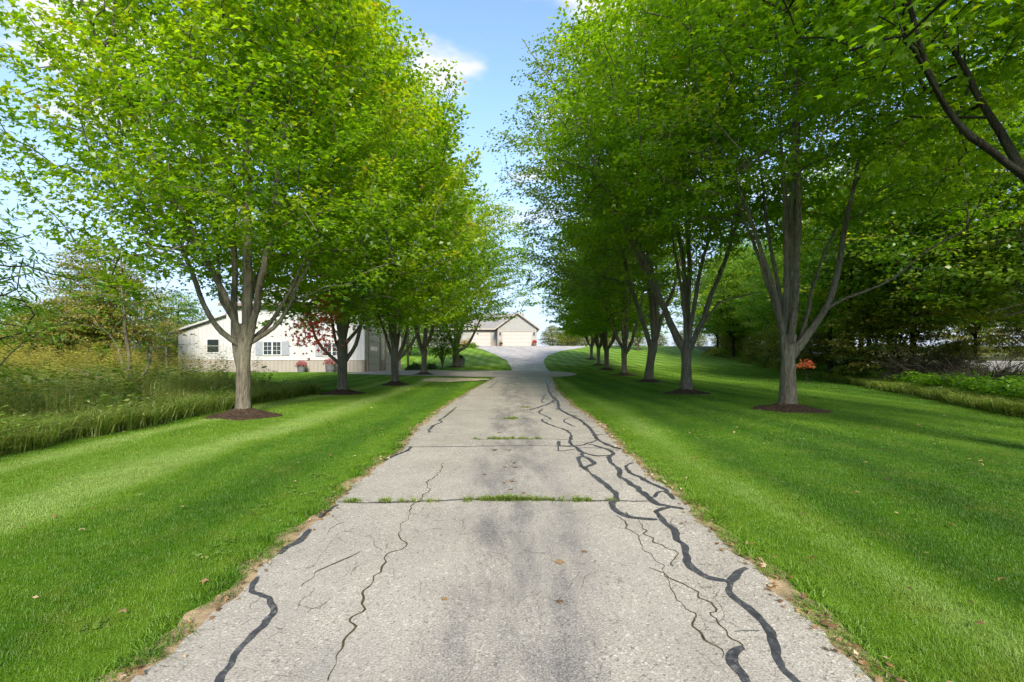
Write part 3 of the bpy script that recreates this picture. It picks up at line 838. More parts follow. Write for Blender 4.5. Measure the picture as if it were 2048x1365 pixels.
def on_ground(px, py):
    p = gp(px, py); return (float(p[0]), float(p[1]), float(p[2]))
AVENUE = 'maples of the avenue'
TREES = []
def avenue(px, py, label, seed, H, R, fork, tr, L, n_att=620, lpa=66, leaf=.125, extra=0, zb=3.0, mat='leaf_maple', bark='bark', **kw):
    b = on_ground(px, py); d = b[1]
    limbs = px_limbs((px, py), d, L)
    rng = np.random.default_rng(seed)
    if extra: limbs = limbs + fork_limbs(rng, extra, fork, H, R)
    g = grow(seed, H, R, fork, tr, limbs, zb, n_att, lpa, leaf, **kw)
    t = plant_tree(g, 'maple_tree', b, 0, M[bark], M[mat], label, 'tree', AVENUE)
    TREES.append((b, tr, label)); return g, t, b
ONLY = globals().get('ONLY', None)

gT1, oT1, bT1 = avenue(487, 832, 'big maple nearest on the left of the drive, in front of the weeds', 11, 14.5, 3.5, 2.0, .150, [
    ([(480, 745), (468, 690), (460, 620), (456, 540), (452, 440), (440, 300), (420, 150)], .55, .6),
    ([(470, 690), (448, 665), (418, 615), (398, 545), (365, 465), (300, 360), (230, 260)], .36, -.8),
    ([(460, 650), (435, 600), (415, 550), (400, 500), (370, 400)], .28, 1.0),
    ([(492, 720), (493, 620), (490, 520), (488, 400), (492, 200), (495, -100), (500, -500)], .72, .3),
    ([(500, 705), (512, 640), (530, 560), (548, 470), (565, 380), (600, 220), (620, 60)], .50, -.9),
    ([(505, 690), (545, 655), (575, 610), (590, 560), (608, 520), (640, 440)], .26, .4),
    ([(496, 690), (515, 660), (540, 610), (560, 550), (575, 480), (600, 380)], .30, 1.6),
    ([(490, 700), (480, 600), (500, 480), (520, 300), (540, 100)], .42, 2.4),
    ([(490, 700), (470, 590), (420, 440), (360, 250), (320, 80)], .40, -2.4),
], n_att=820, lpa=118, leaf=.118, zb=2.0, skirt=2.4, center=(.15, 0), rise=.75, spray=(.72, .30), widest=.30, taper=1.45, tint=(.43, .20), top_tint=.22)
gR1, oR1, bR1 = avenue(1577, 820, 'maple nearest on the right of the drive with pale forked limbs', 12, 15.5, 5.2, 1.85, .18, [
    ([(1568, 745), (1566, 680), (1567, 600), (1564, 500), (1556, 400), (1540, 250), (1530, 100)], .42, -.5),
    ([(1585, 720), (1584, 640), (1583, 560), (1585, 450), (1592, 300), (1600, 100), (1600, -300)], .42, .5),
    ([(1582, 720), (1578, 620), (1576, 500), (1575, 350), (1570, 150)], .28, 1.6),
    ([(1590, 715), (1622, 660), (1650, 610), (1665, 550), (1678, 450), (1692, 350), (1720, 240), (1760, 100)], .46, -.4),
    ([(1595, 700), (1650, 618), (1700, 590), (1745, 568), (1790, 520)], .20, -.9),
    ([(1590, 712), (1612, 672), (1640, 610), (1660, 560), (1700, 480), (1760, 380)], .26, 1.2),
    ([(1562, 690), (1545, 590), (1515, 515), (1478, 430), (1440, 350), (1380, 260)], .34, -.6),
    ([(1560, 690), (1555, 580), (1540, 480), (1515, 390), (1480, 280)], .30, 1.5),
    ([(1577, 710), (1570, 600), (1550, 450), (1520, 250), (1480, 60)], .40, -2.6),
    ([(1577, 710), (1600, 600), (1640, 450), (1680, 250), (1700, 60)], .36, 2.6),
], n_att=880, lpa=112, leaf=.122, zb=3.2, skirt=3.0, spray=(.85, .33), rise=.12, tint=(.34, .20), top_tint=.16)
gR2, oR2, bR2 = avenue(1373, 787, 'right-hand maple with a heavy limb leaning left over the drive', 13, 15.0, 5.0, 1.75, .185, [
    ([(1368, 705), (1345, 665), (1318, 605), (1290, 540), (1240, 455), (1200, 395), (1165, 310), (1120, 150)], .60, -.6),
    ([(1355, 690), (1330, 620), (1300, 560), (1270, 500), (1235, 420), (1200, 330), (1170, 200)], .42, .6),
    ([(1374, 700), (1376, 640), (1373, 540), (1362, 440), (1350, 300), (1345, 100)], .50, .8),
    ([(1378, 700), (1385, 620), (1395, 540), (1410, 470), (1425, 350), (1440, 200)], .40, -.8),
    ([(1380, 705), (1400, 655), (1425, 590), (1455, 515), (1472, 460), (1500, 350), (1520, 200)], .52, 0),
    ([(1372, 690), (1360, 600), (1340, 520), (1320, 450), (1290, 350)], .30, -1.5),
    ([(1395, 660), (1430, 610), (1470, 596), (1505, 588)], .16, -.5),
    ([(1375, 690), (1380, 500), (1375, 300), (1370, 60), (1370, -50)], .5, 1.5),
], n_att=640, lpa=84, leaf=.15, zb=4.2, skirt=2.6, spray=(.8, .34), shape='kite', center=(-.8, 0), tint=(.36, .20), top_tint=.25)
gR3, oR3, bR3 = avenue(1297, 764, 'right-hand tree with loose pale leaves reaching over the drive, third from the camera', 14, 18.0, 5.2, 1.9, .21, [
    ([(1300, 700), (1285, 640), (1265, 580), (1240, 500), (1190, 400), (1140, 280), (1090, 130)], .55, -.6),
    ([(1310, 690), (1312, 620), (1300, 520), (1265, 400), (1220, 260), (1180, 100)], .60, .8),
    ([(1312, 690), (1330, 620), (1350, 580), (1370, 500), (1390, 380)], .48, .4),
    ([(1308, 680), (1295, 560), (1250, 420), (1180, 300), (1100, 200), (1040, 120)], .45, -1.4),
    ([(1308, 680), (1300, 560), (1250, 350), (1210, 150), (1190, 0)], .45, 1.6),
], n_att=760, lpa=64, leaf=.15, zb=3.0, skirt=2.4, shape='kite', mat='leaf_light', center=(-3.2, 0), lean=(.25, 0), tint=(.42, .24), spray=(.7, .38), widest=.45)
gT2, oT2, bT2 = avenue(685, 788, 'second maple on the left, one low branch turned red', 15, 15.0, 4.5, 1.9, .17, [
    ([(678, 730), (650, 700), (632, 665), (625, 630), (612, 590), (595, 540)], .30, -.6),
    ([(682, 715), (668, 680), (655, 640), (650, 590), (640, 520)], .30, .8),
    ([(695, 725), (712, 690), (722, 640), (733, 590), (745, 530), (760, 440)], .36, -.5),
    ([(695, 690), (715, 655), (735, 610), (750, 560), (775, 480)], .32, .8),
    ([(685, 720), (684, 620), (682, 500), (690, 350), (700, 150), (705, -50)], .80, .3),
    ([(688, 690), (700, 590), (712, 480), (725, 350), (740, 200)], .45, 1.4),
    ([(683, 690), (672, 590), (660, 480), (640, 350), (620, 200)], .45, -1.4),
], n_att=640, lpa=96, leaf=.15, zb=1.8, skirt=1.6, rise=.7, spray=(.75, .32), taper=1.3, shape='kite', tint=(.42, .20), top_tint=.30)
gT3, oT3, bT3 = avenue(790, 770, 'third maple on the left, forking low with upswept arms', 16, 15.0, 4.4, 1.5, .175, [
    ([(797, 722), (815, 700), (832, 672), (842, 640), (850, 590)], .45, -.3),
    ([(795, 725), (805, 690), (815, 640), (822, 580), (835, 480)], .45, .6),
    ([(785, 722), (770, 670), (758, 625), (750, 590), (735, 530)], .40, -.3),
    ([(790, 720), (788, 640), (790, 540), (795, 400), (800, 200)], .78, .2),
    ([(792, 715), (800, 620), (805, 520), (815, 380)], .42, 1.2), ([(788, 715), (780, 620), (775, 500), (765, 350)], .4, -1.2),
], n_att=600, lpa=88, leaf=.165, zb=1.9, skirt=1.5, rise=.6, spray=(.75, .34), taper=1.3, shape='kite', tint=(.44, .20), top_tint=.30)
# the remaining avenue trees are grown from three more habits
rngv = np.random.default_rng(77)
gA = grow(21, 15.0, 4.7, 1.7, .18, fork_limbs(rngv, 7, 1.7, 14.5, 4.7), 2.2, 600, 70, .175, 'kite', tint=(.44, .22), top_tint=.24, skirt=1.6, rise=.4, taper=1.15)
gB = grow(22, 14.0, 4.6, 1.6, .19, fork_limbs(rngv, 6, 1.6, 13.5, 4.6), 2.0, 560, 68, .19, 'kite', tint=(.36, .22), top_tint=.2, skirt=1.8)
def avenue_copy(px, py, g, rz, s, label):
    b = on_ground(px, py)
    plant_tree(g, 'maple_tree', b, rz, M['bark'], M['leaf_maple'], label, 'tree', AVENUE, s)
    TREES.append((b, .23 * s, label))
avenue_copy(848, 750, gA, .4, 1.0, 'fourth maple on the left, just before the cross drive')
gT5, oT5, bT5 = avenue(912, 735, 'fifth maple on the left, beyond the cross drive by the upper lawn', 17, 15.5, 6.2, 1.5, .30, [
    ([(910, 705), (902, 680), (893, 650), (885, 600), (880, 540)], .6, 0),
    ([(914, 705), (935, 690), (948, 668), (962, 640), (985, 600)], .5, -.4),
    ([(912, 705), (918, 670), (925, 640), (935, 590), (950, 520)], .6, .6),
    ([(912, 700), (913, 640), (915, 560), (930, 420)], .7, -.6), ([(914, 700), (925, 650), (950, 580), (990, 500)], .5, 1.0)],
    n_att=640, lpa=62, leaf=.19, zb=3.6, skirt=.6, shape='kite', center=(1.8, 0), rise=.3, tint=(.38, .22), top_tint=.2)
avenue_copy(1248, 751, gA, 2.0, .98, 'fourth maple on the right of the drive, straight above the cross drive end')
avenue_copy(1213, 740, gB, 0.3, 1.0, 'fifth maple on the right of the drive')
avenue_copy(1197, 731, gA, 4.1, .92, 'sixth maple on the right, half hidden behind the fifth')
avenue_copy(1183, 719, gB, 3.4, .85, 'farthest maple of the right row, beside the upper drive')
avenue_copy(1277, 700, gB, 1.4, .62, 'small young maple on the crest of the right lawn')
# tree whose crown hangs in from beyond the right edge of the picture
g0 = grow(31, 14.5, 4.8, 2.2, .20, px_limbs((0, 0), 6.0, []) + [
    ([(0, 0, 2.1), (-.6, .1, 3.0), (-1.4, .1, 3.7), (-2.05, .1, 4.25), (-2.45, .1, 5.1), (-2.9, .2, 7.0)], .22),
    ([(0, 0, 2.1), (0, .1, 4.0), (-.2, .1, 7.0), (-.1, 0, 11.5)], .75),
    ([(0, 0, 2.0), (.8, .5, 4.0), (1.6, 1.0, 7.0)], .5), ([(0, 0, 2.0), (.2, -1.0, 4.0), (.5, -2.0, 7.0)], .5),
    ([(0, 0, 2.1), (-.4, 1.0, 4.0), (-.8, 2.2, 7.2)], .45), ([(0, 0, 2.1), (-.5, -.4, 4.4), (-1.2, -1.0, 7.5)], .14)], 3.6, 760, 72, .125, 'maple', tint=(.33, .2), top_tint=.12, skirt=3.2)
b0 = (7.6, 6.2, gz(7.6, 6.2))
plant_tree(g0, 'maple_tree', b0, 0, M['bark_dark'], M['leaf_maple'], 'maple at the right picture edge, only its overhanging limb and leaves seen', 'tree', AVENUE)
TREES.append((b0, .27, 'maple at the right picture edge'))
# red autumn spray on the second left maple
rr_ = np.random.default_rng(3); m = 520
c0 = [at(628, 652, bT2[1] - 2.6), at(650, 628, bT2[1] - 2.5), at(608, 666, bT2[1] - 2.8), at(642, 686, bT2[1] - 2.6), at(662, 606, bT2[1] - 2.4)]
PR = np.vstack([np.array(c) + rr_.normal(0, 1, (m // 5, 3)) * [.26, .3, .20] for c in c0]) - np.array(bT2)
lr = leaves_mesh('red_leaves', PR, rr_.normal(0, .6, (len(PR), 3)) + [0, 0, -.5], rr_.normal(0, .6, (len(PR), 3)) + [0, 0, 1], rr_.uniform(.09, .15, len(PR)), np.concatenate([rr_.normal(mu, .22, m // 5) for mu in (.65, .35, .85, .8, .3)]), 'maple')
tag(link('red_leaves', lr, M['leaf_red'], oT2), 'red autumn leaves low on the left')
mbb = MB()
pA = np.array(at(650, 640, bT2[1] - .5)) - np.array(bT2)
for c in c0: mbb.tube([(-.1, -.1, 2.0), pA * .6 + np.array([0, 0, .9]), pA, np.array(c) - np.array(bT2)], [.02, .014, .009, .004], 5)
mbb.build('twig', M['bark'], oT2)

# mulch rings
M['mulch'] = plain('mulch', (.060, .040, .028), .95, .6, 16, .05, bump=1.0)
SHORT = ['big maple nearest on the left', 'maple nearest on the right', 'right-hand maple with the leaning limb', 'pale-leaved third tree on the right', 'second maple on the left',
         'third maple on the left', 'fourth maple on the left', 'fifth maple on the left', 'fourth maple on the right', 'fifth maple on the right', 'sixth maple on the right',
         'farthest maple of the right row', 'small maple on the crest of the lawn', 'maple beyond the right picture edge']
for (b, tr, label), short in zip(TREES, SHORT):
    r_ = np.random.default_rng(int(abs(b[0] * 100 + b[1] * 7)))
    Rr = .72 + r_.uniform(-.06, .1); K, J = 34, 9
    ph = r_.uniform(0, 6.28, 3)
    V = []
    for j in range(J):
        f = j / (J - 1)
        for k in range(K):
            a = 2 * math.pi * k / K
            ro = Rr * (1 + .14 * math.sin(2 * a + ph[0]) + .09 * math.sin(5 * a + ph[1]) + r_.uniform(-.04, .04))
            r = tr * .8 + (ro - tr * .8) * f
            h = .17 * (1 - f) ** 1.7 + .012 * (f < .99) + r_.uniform(-.012, .016) * (f < .95) - .02 * (f > .99)
            x, y = b[0] + r * math.cos(a), b[1] + r * math.sin(a)
            V.append((x, y, gz(x, y) + h + .008))
    Fs = [(j * K + k, (j + 1) * K + k, (j + 1) * K + (k + 1) % K, j * K + (k + 1) % K) for j in range(J - 1) for k in range(K)]
    Fs = [f[::-1] for f in Fs]
    o = MB(); o.v = [tuple(v) for v in V]; o.f = Fs
    root = o.build('mulch_ring', M['mulch'], None, False)
    tag(root, 'dark mulch ring under the ' + short, 'mulch', 'mulch rings under the avenue trees')
    # loose bark chips
    if b[1] < 30:
        n = 260; a = r_.uniform(0, 6.28, n); rr = tr + (Rr * 1.12 - tr) * r_.random(n) ** .6
        x, y = b[0] + rr * np.cos(a), b[1] + rr * np.sin(a)
        f = np.clip((rr - tr) / (Rr - tr), 0, 1)
        z = ground(x, y) + .17 * (1 - f) ** 1.7 + .018
        ch = leaves_mesh('bark_chips', np.stack([x, y, z], 1), r_.normal(0, 1, (n, 3)) * [1, 1, .3], r_.normal(0, .5, (n, 3)) + [0, 0, 1], r_.uniform(.03, .08, n), r_.random(n), 'long')
        tag(link('bark_chips', ch, M['mulch'], root), kind='stuff')

# ------------------------------------------------------------------ workshop on the left
M['white_metal'] = plain('white_metal', (.43, .425, .415), .55, .06, 1.5, .3)
M['tan_metal'] = plain('tan_metal', (.30, .265, .225), .55, .06, 1.5, .3)
M['taupe'] = plain('taupe', (.20, .165, .125), .6, .08, 2, .3)
M['white_trim'] = plain('white_trim', (.50, .495, .48), .5, .04, 2, .3)
M['door_tan'] = plain('door_tan', (.44, .38, .31), .5, .05, 1.2, .3)
M['shutter'] = plain('shutter', (.27, .285, .31), .6, .08, 3, .3)
M['roof_white'] = plain('roof_white', (.42, .42, .42), .4, .05, 1, .4)
M['glass'] = NT('glass').principled((.02, .028, .032), .06, None, .6)
M['lit_glass'] = plain('pale_glass', (.75, .75, .72), .15, .1, 3, .6)
M['siding_house'] = plain('siding_house', (.29, .285, .265), .75, .08, 1.5, .2)
M['trim_tan'] = plain('trim_tan', (.34, .30, .255), .7, .06, 2, .2)
M['garage_door'] = plain('garage_door', (.40, .37, .335), .6, .05, 1.5, .25)
M['shingle'] = plain('shingle', (.22, .205, .19), .9, .3, 9, .1, bump=.6)
M['stone'] = plain('stone', (.27, .24, .20), .9, .35, 5, .1, bump=.6)
M['black_metal'] = plain('black_metal', (.02, .02, .02), .5, .2, 5, .4)
M['steel'] = plain('galvanised', (.48, .49, .50), .45, .12, 9, .4, .6)
M['pot'] = plain('pot_grey', (.14, .14, .145), .75, .2, 9, .3)
M['terracotta'] = plain('pot_brown', (.20, .10, .06), .8, .2, 9, .2)
M['flower'] = leaf_mat('flower', [(0, (.08, .14, .02)), (.28, (.10, .17, .03)), (.3, (.40, .08, .13)), (1, (.52, .22, .23))], trans=.3, tmul=1.0)
M['flower_red'] = leaf_mat('flower_red', [(0, (.07, .12, .02)), (.2, (.10, .15, .03)), (.22, (.50, .03, .03)), (1, (.65, .10, .08))], trans=.3, tmul=1.0)
M['post_wood'] = plain('post_wood', (.22, .17, .12), .9, .3, 12, .1)

SY = 38.0; SX1 = -10.95; SXM = -21.2; SX0 = -24.9
FL = 1.03
EAVE, WAIN = FL + 5.0, FL + .93
shop = empty('workshop', (0, 0, 0)); tag(shop, 'white ribbed metal workshop with tan base and overhead doors left of the drive', 'building')
def ribbed_front(mb, x0, x1, z0, z1, y, step=.3, depth=.035, z1b=None):
    """vertical-rib sheet facing -Y"""
    n = max(1, int(round((x1 - x0) / step))); s = (x1 - x0) / n
    pts = []
    for k in range(n):
        a = x0 + k * s
        pts += [(a, y), (a + s - .075, y), (a + s - .055, y - depth), (a + s - .02, y - depth)]
    pts.append((x1, y))
    zt = lambda x: z1 if z1b is None else z1 + (z1b - z1) * (x - x0) / (x1 - x0)
    V = [(p[0], p[1], z0) for p in pts] + [(p[0], p[1], zt(p[0])) for p in pts]; m = len(pts)
    mb.add(V, [(i, i + 1, i + 1 + m, i + m) for i in range(m - 1)])
def ribbed_side(mb, y0, y1, z0, z1, x, step=.3, depth=.035):
    n = max(1, int(round((y1 - y0) / step))); s = (y1 - y0) / n
    pts = []
    for k in range(n):
        a = y0 + k * s
        pts += [(x, a), (x, a + s - .075), (x + depth, a + s - .055), (x + depth, a + s - .02)]
    pts.append((x, y1)); m = len(pts)
    V = [(p[0], p[1], z0) for p in pts] + [(p[0], p[1], z1) for p in pts]
    mb.add(V, [(i, i + 1, i + 1 + m, i + m) for i in range(m - 1)])
SY1 = 50.5
m = MB(); m.box(SXM, SX1 - .03, SY + .06, SY1, FL - .6, EAVE); ribbed_front(m, SXM, SX1 - .18, WAIN, EAVE, SY); m.build('wall', M['white_metal'], shop)
m = MB(); ribbed_front(m, SXM, SX1 - .18, FL - .4, WAIN - .06, SY + .004); m.build('wainscot', M['tan_metal'], shop)
m = MB(); m.box(SXM, SX1 - .2, SY - .05, SY + .02, WAIN - .06, WAIN + .0); m.build('drip_trim', M['white_trim'], shop)
m = MB(); m.box(SX1 - .19, SX1 + .02, SY - .055, SY + .17, WAIN - .05, EAVE - .01); m.build('corner_trim', M['white_trim'], shop)
m = MB(); m.box(SX1 - .19, SX1 + .02, SY - .055, SY + .17, FL - .4, WAIN - .053); m.build('corner_trim', M['taupe'], shop)
# door wall facing the drive
m = MB(); ribbed_side(m, SY + .175, SY1, WAIN, EAVE, SX1 - .025); m.build('wall', M['white_metal'], shop)
m = MB(); ribbed_side(m, SY + .175, SY1, FL - .4, WAIN - .003, SX1 - .02); m.build('wainscot', M['tan_metal'], shop)
def over_door(y0, y1, h, n_lite):
    dr = empty('overhead_door', (0, 0, 0)); dr.parent = shop
    mm = MB()
    for a, b in ((y0 - .28, y0), (y1, y1 + .28)): mm.box(SX1 - .02, SX1 + .07, a, b, FL, FL + h + .25)
    mm.box(SX1 - .02, SX1 + .068, y0, y1, FL + h, FL + h + .25); mm.build('door_frame', M['taupe'], dr)
    k = max(4, int(round(h / .62)))
    for i in range(k):
        z0, z1 = FL + .02 + i * h / k, FL + .005 + (i + 1) * h / k
        MB().box(SX1 - .01, SX1 + .035, y0 + .01, y1 - .01, z0, z1 - .022).build('door_panel', M['door_tan'], dr)
    zl = FL + 1.60
    for i in range(n_lite):
        a = y0 + .35 + i * (y1 - y0 - .7) / n_lite
        MB().box(SX1 + .03, SX1 + .045, a, a + (y1 - y0 - .7) / n_lite * .68, zl, zl + .34).build('door_light', M['lit_glass'] if 0 < i < n_lite - 1 else M['glass'], dr)
over_door(SY + .95, SY + 4.2, 4.1, 6)
over_door(SY + 6.2, SY + 9.4, 3.0, 6)
# entrance door and side panel between and beyond
m = MB(); m.box(SX1, SX1 + .05, SY + 10.6, SY + 11.6, FL, FL + 2.1); m.build('entrance_door', M['white_trim'], shop)
# roof, ridge parallel to the picture
RY = (SY + SY1) / 2
m = MB(); m.prism([(SY - .45, EAVE - .06), (RY, EAVE + 2.2), (SY1 + .45, EAVE - .06), (SY1 + .45, EAVE + .06), (RY, EAVE + 2.36), (SY - .45, EAVE + .06)], 'x', SXM - .35, SX1 + .4)
for k in range(36):
    x = SXM - .3 + k * .3
    m.prism([(SY - .45, EAVE + .055), (RY, EAVE + 2.355), (RY, EAVE + 2.39), (SY - .45, EAVE + .09)], 'x', x, x + .04)
m.build('roof', M['roof_white'], shop)
for gx_ in (SX1 - .05, SXM + .03): MB().prism([(SY, EAVE), (RY, EAVE + 2.2), (SY1, EAVE)], 'x', gx_, gx_ + .02).build('gable', M['white_metal'], shop)
m = MB(); m.box(SXM - .35, SX1 + .4, SY - .50, SY - .40, EAVE - .16, EAVE + .04); m.build('fascia', M['taupe'], shop)
# lean-to at the left end
LZ0, LZ1 = FL + 2.95, FL + 4.2
m = MB(); m.prism([(SX0, FL - .6), (SXM + .02, FL - .6), (SXM + .02, LZ1), (SX0, LZ0)], 'y', SY + .26, SY1 - 1); ribbed_front(m, SX0, SXM, WAIN, LZ0, SY + .2, z1b=LZ1); m.build('lean_to_wall', M['white_metal'], shop)
m = MB(); ribbed_front(m, SX0, SXM, FL - .5, WAIN, SY + .204); m.build('wainscot', M['tan_metal'], shop)
m = MB(); m.prism([(SX0 - .5, LZ0 - .12), (SXM + .01, LZ1 + .02), (SXM + .01, LZ1 + .14), (SX0 - .5, LZ0 + .0)], 'y', SY - .15, SY1 - .8); m.build('lean_to_roof', M['roof_white'], shop)
def shop_window(x0, x1, z0, z1, y, shut, mull=True, grid=(2, 3)):
    w = MB(); t_ = .07
    w.box(x0 - t_, x1 + t_, y - .07, y - .02, z1, z1 + t_); w.box(x0 - t_, x1 + t_, y - .07, y - .02, z0 - t_, z0)
    w.box(x0 - t_, x0, y - .068, y - .02, z0, z1); w.box(x1, x1 + t_, y - .068, y - .02, z0, z1)
    if mull: w.box((x0 + x1) / 2 - .05, (x0 + x1) / 2 + .05, y - .066, y - .02, z0, z1)
    wo = w.build('window', M['white_trim'], shop)
    parts = [(x0, (x0 + x1) / 2 - .05), ((x0 + x1) / 2 + .05, x1)] if mull else [(x0, x1)]
    for a, b in parts:
        MB().box(a, b, y - .045, y - .035, z0, z1).build('pane', M['glass'], wo)
        g = MB()
        for i in range(1, grid[0]): xx = a + (b - a) * i / grid[0]; g.box(xx - .012, xx + .012, y - .056, y - .046, z0, z1)
        for i in range(1, grid[1]): zz = z0 + (z1 - z0) * i / grid[1]; g.box(a, b, y - .0555, y - .0465, zz - .012, zz + .012)
        if g.v: g.build('muntin', M['white_trim'], wo)
    if shut:
        for a in (x0 - t_ - .55, x1 + t_ + .02):
            s_ = MB(); s_.box(a, a + .53, y - .06, y - .035, z0 - .06, z1 + .06)
            for i in range(9): zz = z0 + i * (z1 - z0) / 9; s_.box(a + .05, a + .48, y - .075, y - .06, zz + .02, zz + .08)
            s_.build('shutter', M['shutter'], wo)
shop_window(-18.4, -17.15, FL + 1.28, FL + 2.2, SY, True)
shop_window(-13.95, -12.75, FL + 1.2, FL + 2.12, SY, True)
shop_window(-22.7, -21.85, FL + 1.45, FL + 2.4, SY + .2, False, False, (1, 2))

# covered porch post and clipped box shrubs by the workshop corner
def shrub_ball(name, c, r, n, leaf, matname, label, group=None, seed=0, cat='shrub', squash=.85, tint=(.5, .3), shape='kite', fill=.35, stems=6):
    rg = np.random.default_rng(seed)
    root = empty(name, c); tag(root, label, cat, group)
    dirs = rg.normal(0, 1, (n, 3)); dirs /= np.linalg.norm(dirs, axis=1, keepdims=True); dirs[:, 2] = np.abs(dirs[:, 2]) * 1.0 - .15
    bump = 1 + .18 * np.sin(dirs[:, 0] * 7 + seed) + .16 * np.sin(dirs[:, 1] * 9 + seed * 2) + .12 * np.sin(dirs[:, 2] * 11)
    rr = r * bump * rg.random(n) ** fill
    Pn = dirs * rr[:, None] * [1, 1, squash] + [0, 0, r * .18]
    me = leaves_mesh('foliage', Pn, dirs * .6 + rg.normal(0, .5, (n, 3)), dirs + [0, 0, .6] + rg.normal(0, .4, (n, 3)), leaf * rg.uniform(.6, 1.2, n), rg.normal(tint[0], tint[1], n), shape)
    link('foliage', me, M[matname], root)
    s_ = MB()
    for k in range(stems):
        a = rg.uniform(0, 6.28); q_ = r * .55
        s_.tube([(0.05 * math.cos(a), .05 * math.sin(a), -.1), (q_ * .4 * math.cos(a), q_ * .4 * math.sin(a), r * .45), (q_ * math.cos(a), q_ * math.sin(a), r * .9 * squash)], [.02 * r + .008, .012 * r + .005, .004], 5)
    s_.build('stem', M['bark_dark'], root)
    tag(root.children[-1], kind='stuff') if len(root.children) else None
    return root
for k, (px, py, s_, lab) in enumerate([(822, 741, .42, 'small clipped dark shrub beside the post at the workshop corner'), (833, 740, .62, 'largest of the clipped dark shrubs left of the fourth maple'), (862, 740, .5, 'clipped dark shrub just right of the fourth maple trunk')]):
    p = at(px, py, 41.0); p = (p[0], 41.0, gz(p[0], 41.0))
    shrub_ball('box_shrub', p, s_, 2600, .07, 'leaf_dark', lab, 'clipped shrubs along the cross drive', 40 + k)
p = at(816, 740, 41.5); pz = gz(p[0], 41.5)
m = MB(); m.box(-.07, .07, -.07, .07, -.2, 3.2)
po = m.build('porch_post', M['post_wood']); po.location = (p[0], 41.5, pz); tag(po, 'plain brown wooden post at the workshop corner', 'post')
mm = MB(); mm.box(-.1, .1, -.1, .1, 3.2, 3.32); mm.build('cap', M['taupe'], po)
mm = MB(); mm.tube([(0, 0, 2.3), (-.35, 0, 2.75), (-.9, 0, 3.1)], [.05, .05, .05], 6); mm.build('brace', M['post_wood'], po)

def planter(px, py, d, r, h, potm, flm, label, seed, group=None, fl_r=None, z=None):
    x = (px - 1024) / F * d; zz = gz(x, d) if z is None else z
    root = empty('planter', (x, d, zz)); tag(root, label, 'planter', group)
    m_ = MB(); m_.lathe([(r * .72, 0), (r * .95, h * .45), (r, h * .9), (r * 1.06, h), (r * .93, h), (r * .88, h * .85), (0.0, h * .85)], k=16)
    m_.build('pot', M[potm], root, True)
    m_ = MB()
    for q_ in (.25, .7): m_.lathe([(r * (.80 + q_ * .22), h * q_), (r * (.82 + q_ * .22), h * q_ + .03), (r * (.80 + q_ * .22), h * q_ + .06)], k=16)
    m_.build('hoop', M['black_metal'], root, True)
    rg = np.random.default_rng(seed); n = 900; fr = fl_r or r * 1.35
    dirs = rg.normal(0, 1, (n, 3)); dirs /= np.linalg.norm(dirs, axis=1, keepdims=True); dirs[:, 2] = np.abs(dirs[:, 2])
    Pn = dirs * (fr * rg.random(n) ** .4)[:, None] + [0, 0, h]
    link('flowers', leaves_mesh('flowers', Pn, dirs + rg.normal(0, .4, (n, 3)), dirs + rg.normal(0, .5, (n, 3)), rg.uniform(.05, .10, n), np.where(dirs[:, 2] > .25, rg.uniform(.2, 1, n), rg.uniform(0, .5, n)), 'kite'), M[flm], root)
    return root
planter(603, 742, 37.2, .30, .42, 'pot', 'flower', 'grey tub of pink flowers left of the other against the workshop wall', 1, 'flower tubs by the workshop')
planter(661, 743, 37.2, .36, .55, 'pot', 'flower', 'larger grey tub of bright pink flowers near the second left maple', 2, 'flower tubs by the workshop', .5)
planter(921, 731, 47.0, .40, .75, 'pot', 'leaf_dark', 'dark urn planter on the lawn beside the fifth left maple', 3, None, .25)

# chain-link fence at the far left end of the workshop
fen = empty('chain_link_fence', (0, 0, 0)); tag(fen, 'galvanised chain-link fence left of the workshop', 'fence')
fy = 37.0; fx0, fx1 = -28.5, -25.0; fz = FL - .1
for x in np.linspace(fx0, fx1, 4): MB().tube([(x, fy, fz - .4), (x, fy, fz + 1.95)], [.04, .04], 8).build('post', M['steel'], fen)
for z in (.05, 1.9): MB().tube([(fx0, fy, fz + z), (fx1, fy, fz + z)], [.028, .028], 6).build('rail', M['steel'], fen)
m = MB()
for k in range(-16, 30):
    for s_ in (1, -1):
        x0 = fx0 + k * .12; x1 = x0 + 1.85
        a, b = max(x0, fx0), min(x1, fx1)
        if b - a < .05: continue
        za, zb_ = (a - x0), (b - x0)
        if s_ < 0: za, zb_ = 1.85 - za, 1.85 - zb_
        m.tube([(a, fy + .012 * s_, fz + .05 + za), (b, fy + .012 * s_, fz + .05 + zb_)], [.0022, .0022], 3, False)
m.build('wire_mesh', M['steel'], fen)

# ------------------------------------------------------------------ house with the double garage at the top of the drive
HY = 86.0; HZ = gz(1.0, HY) + .02
house = empty('garage_house', (0, 0, 0)); tag(house, 'tan lap-sided house end with gabled double garage at the top of the drive', 'house')
gx0, gx1, gxa = -2.3, 4.05, .9
ez, az = HZ + 3.15, HZ + 5.45
m = MB(); m.prism([(gx0, HZ - .5), (gx1, HZ - .5), (gx1, ez), (gxa, az), (gx0, ez)], 'y', HY, HY + 9)
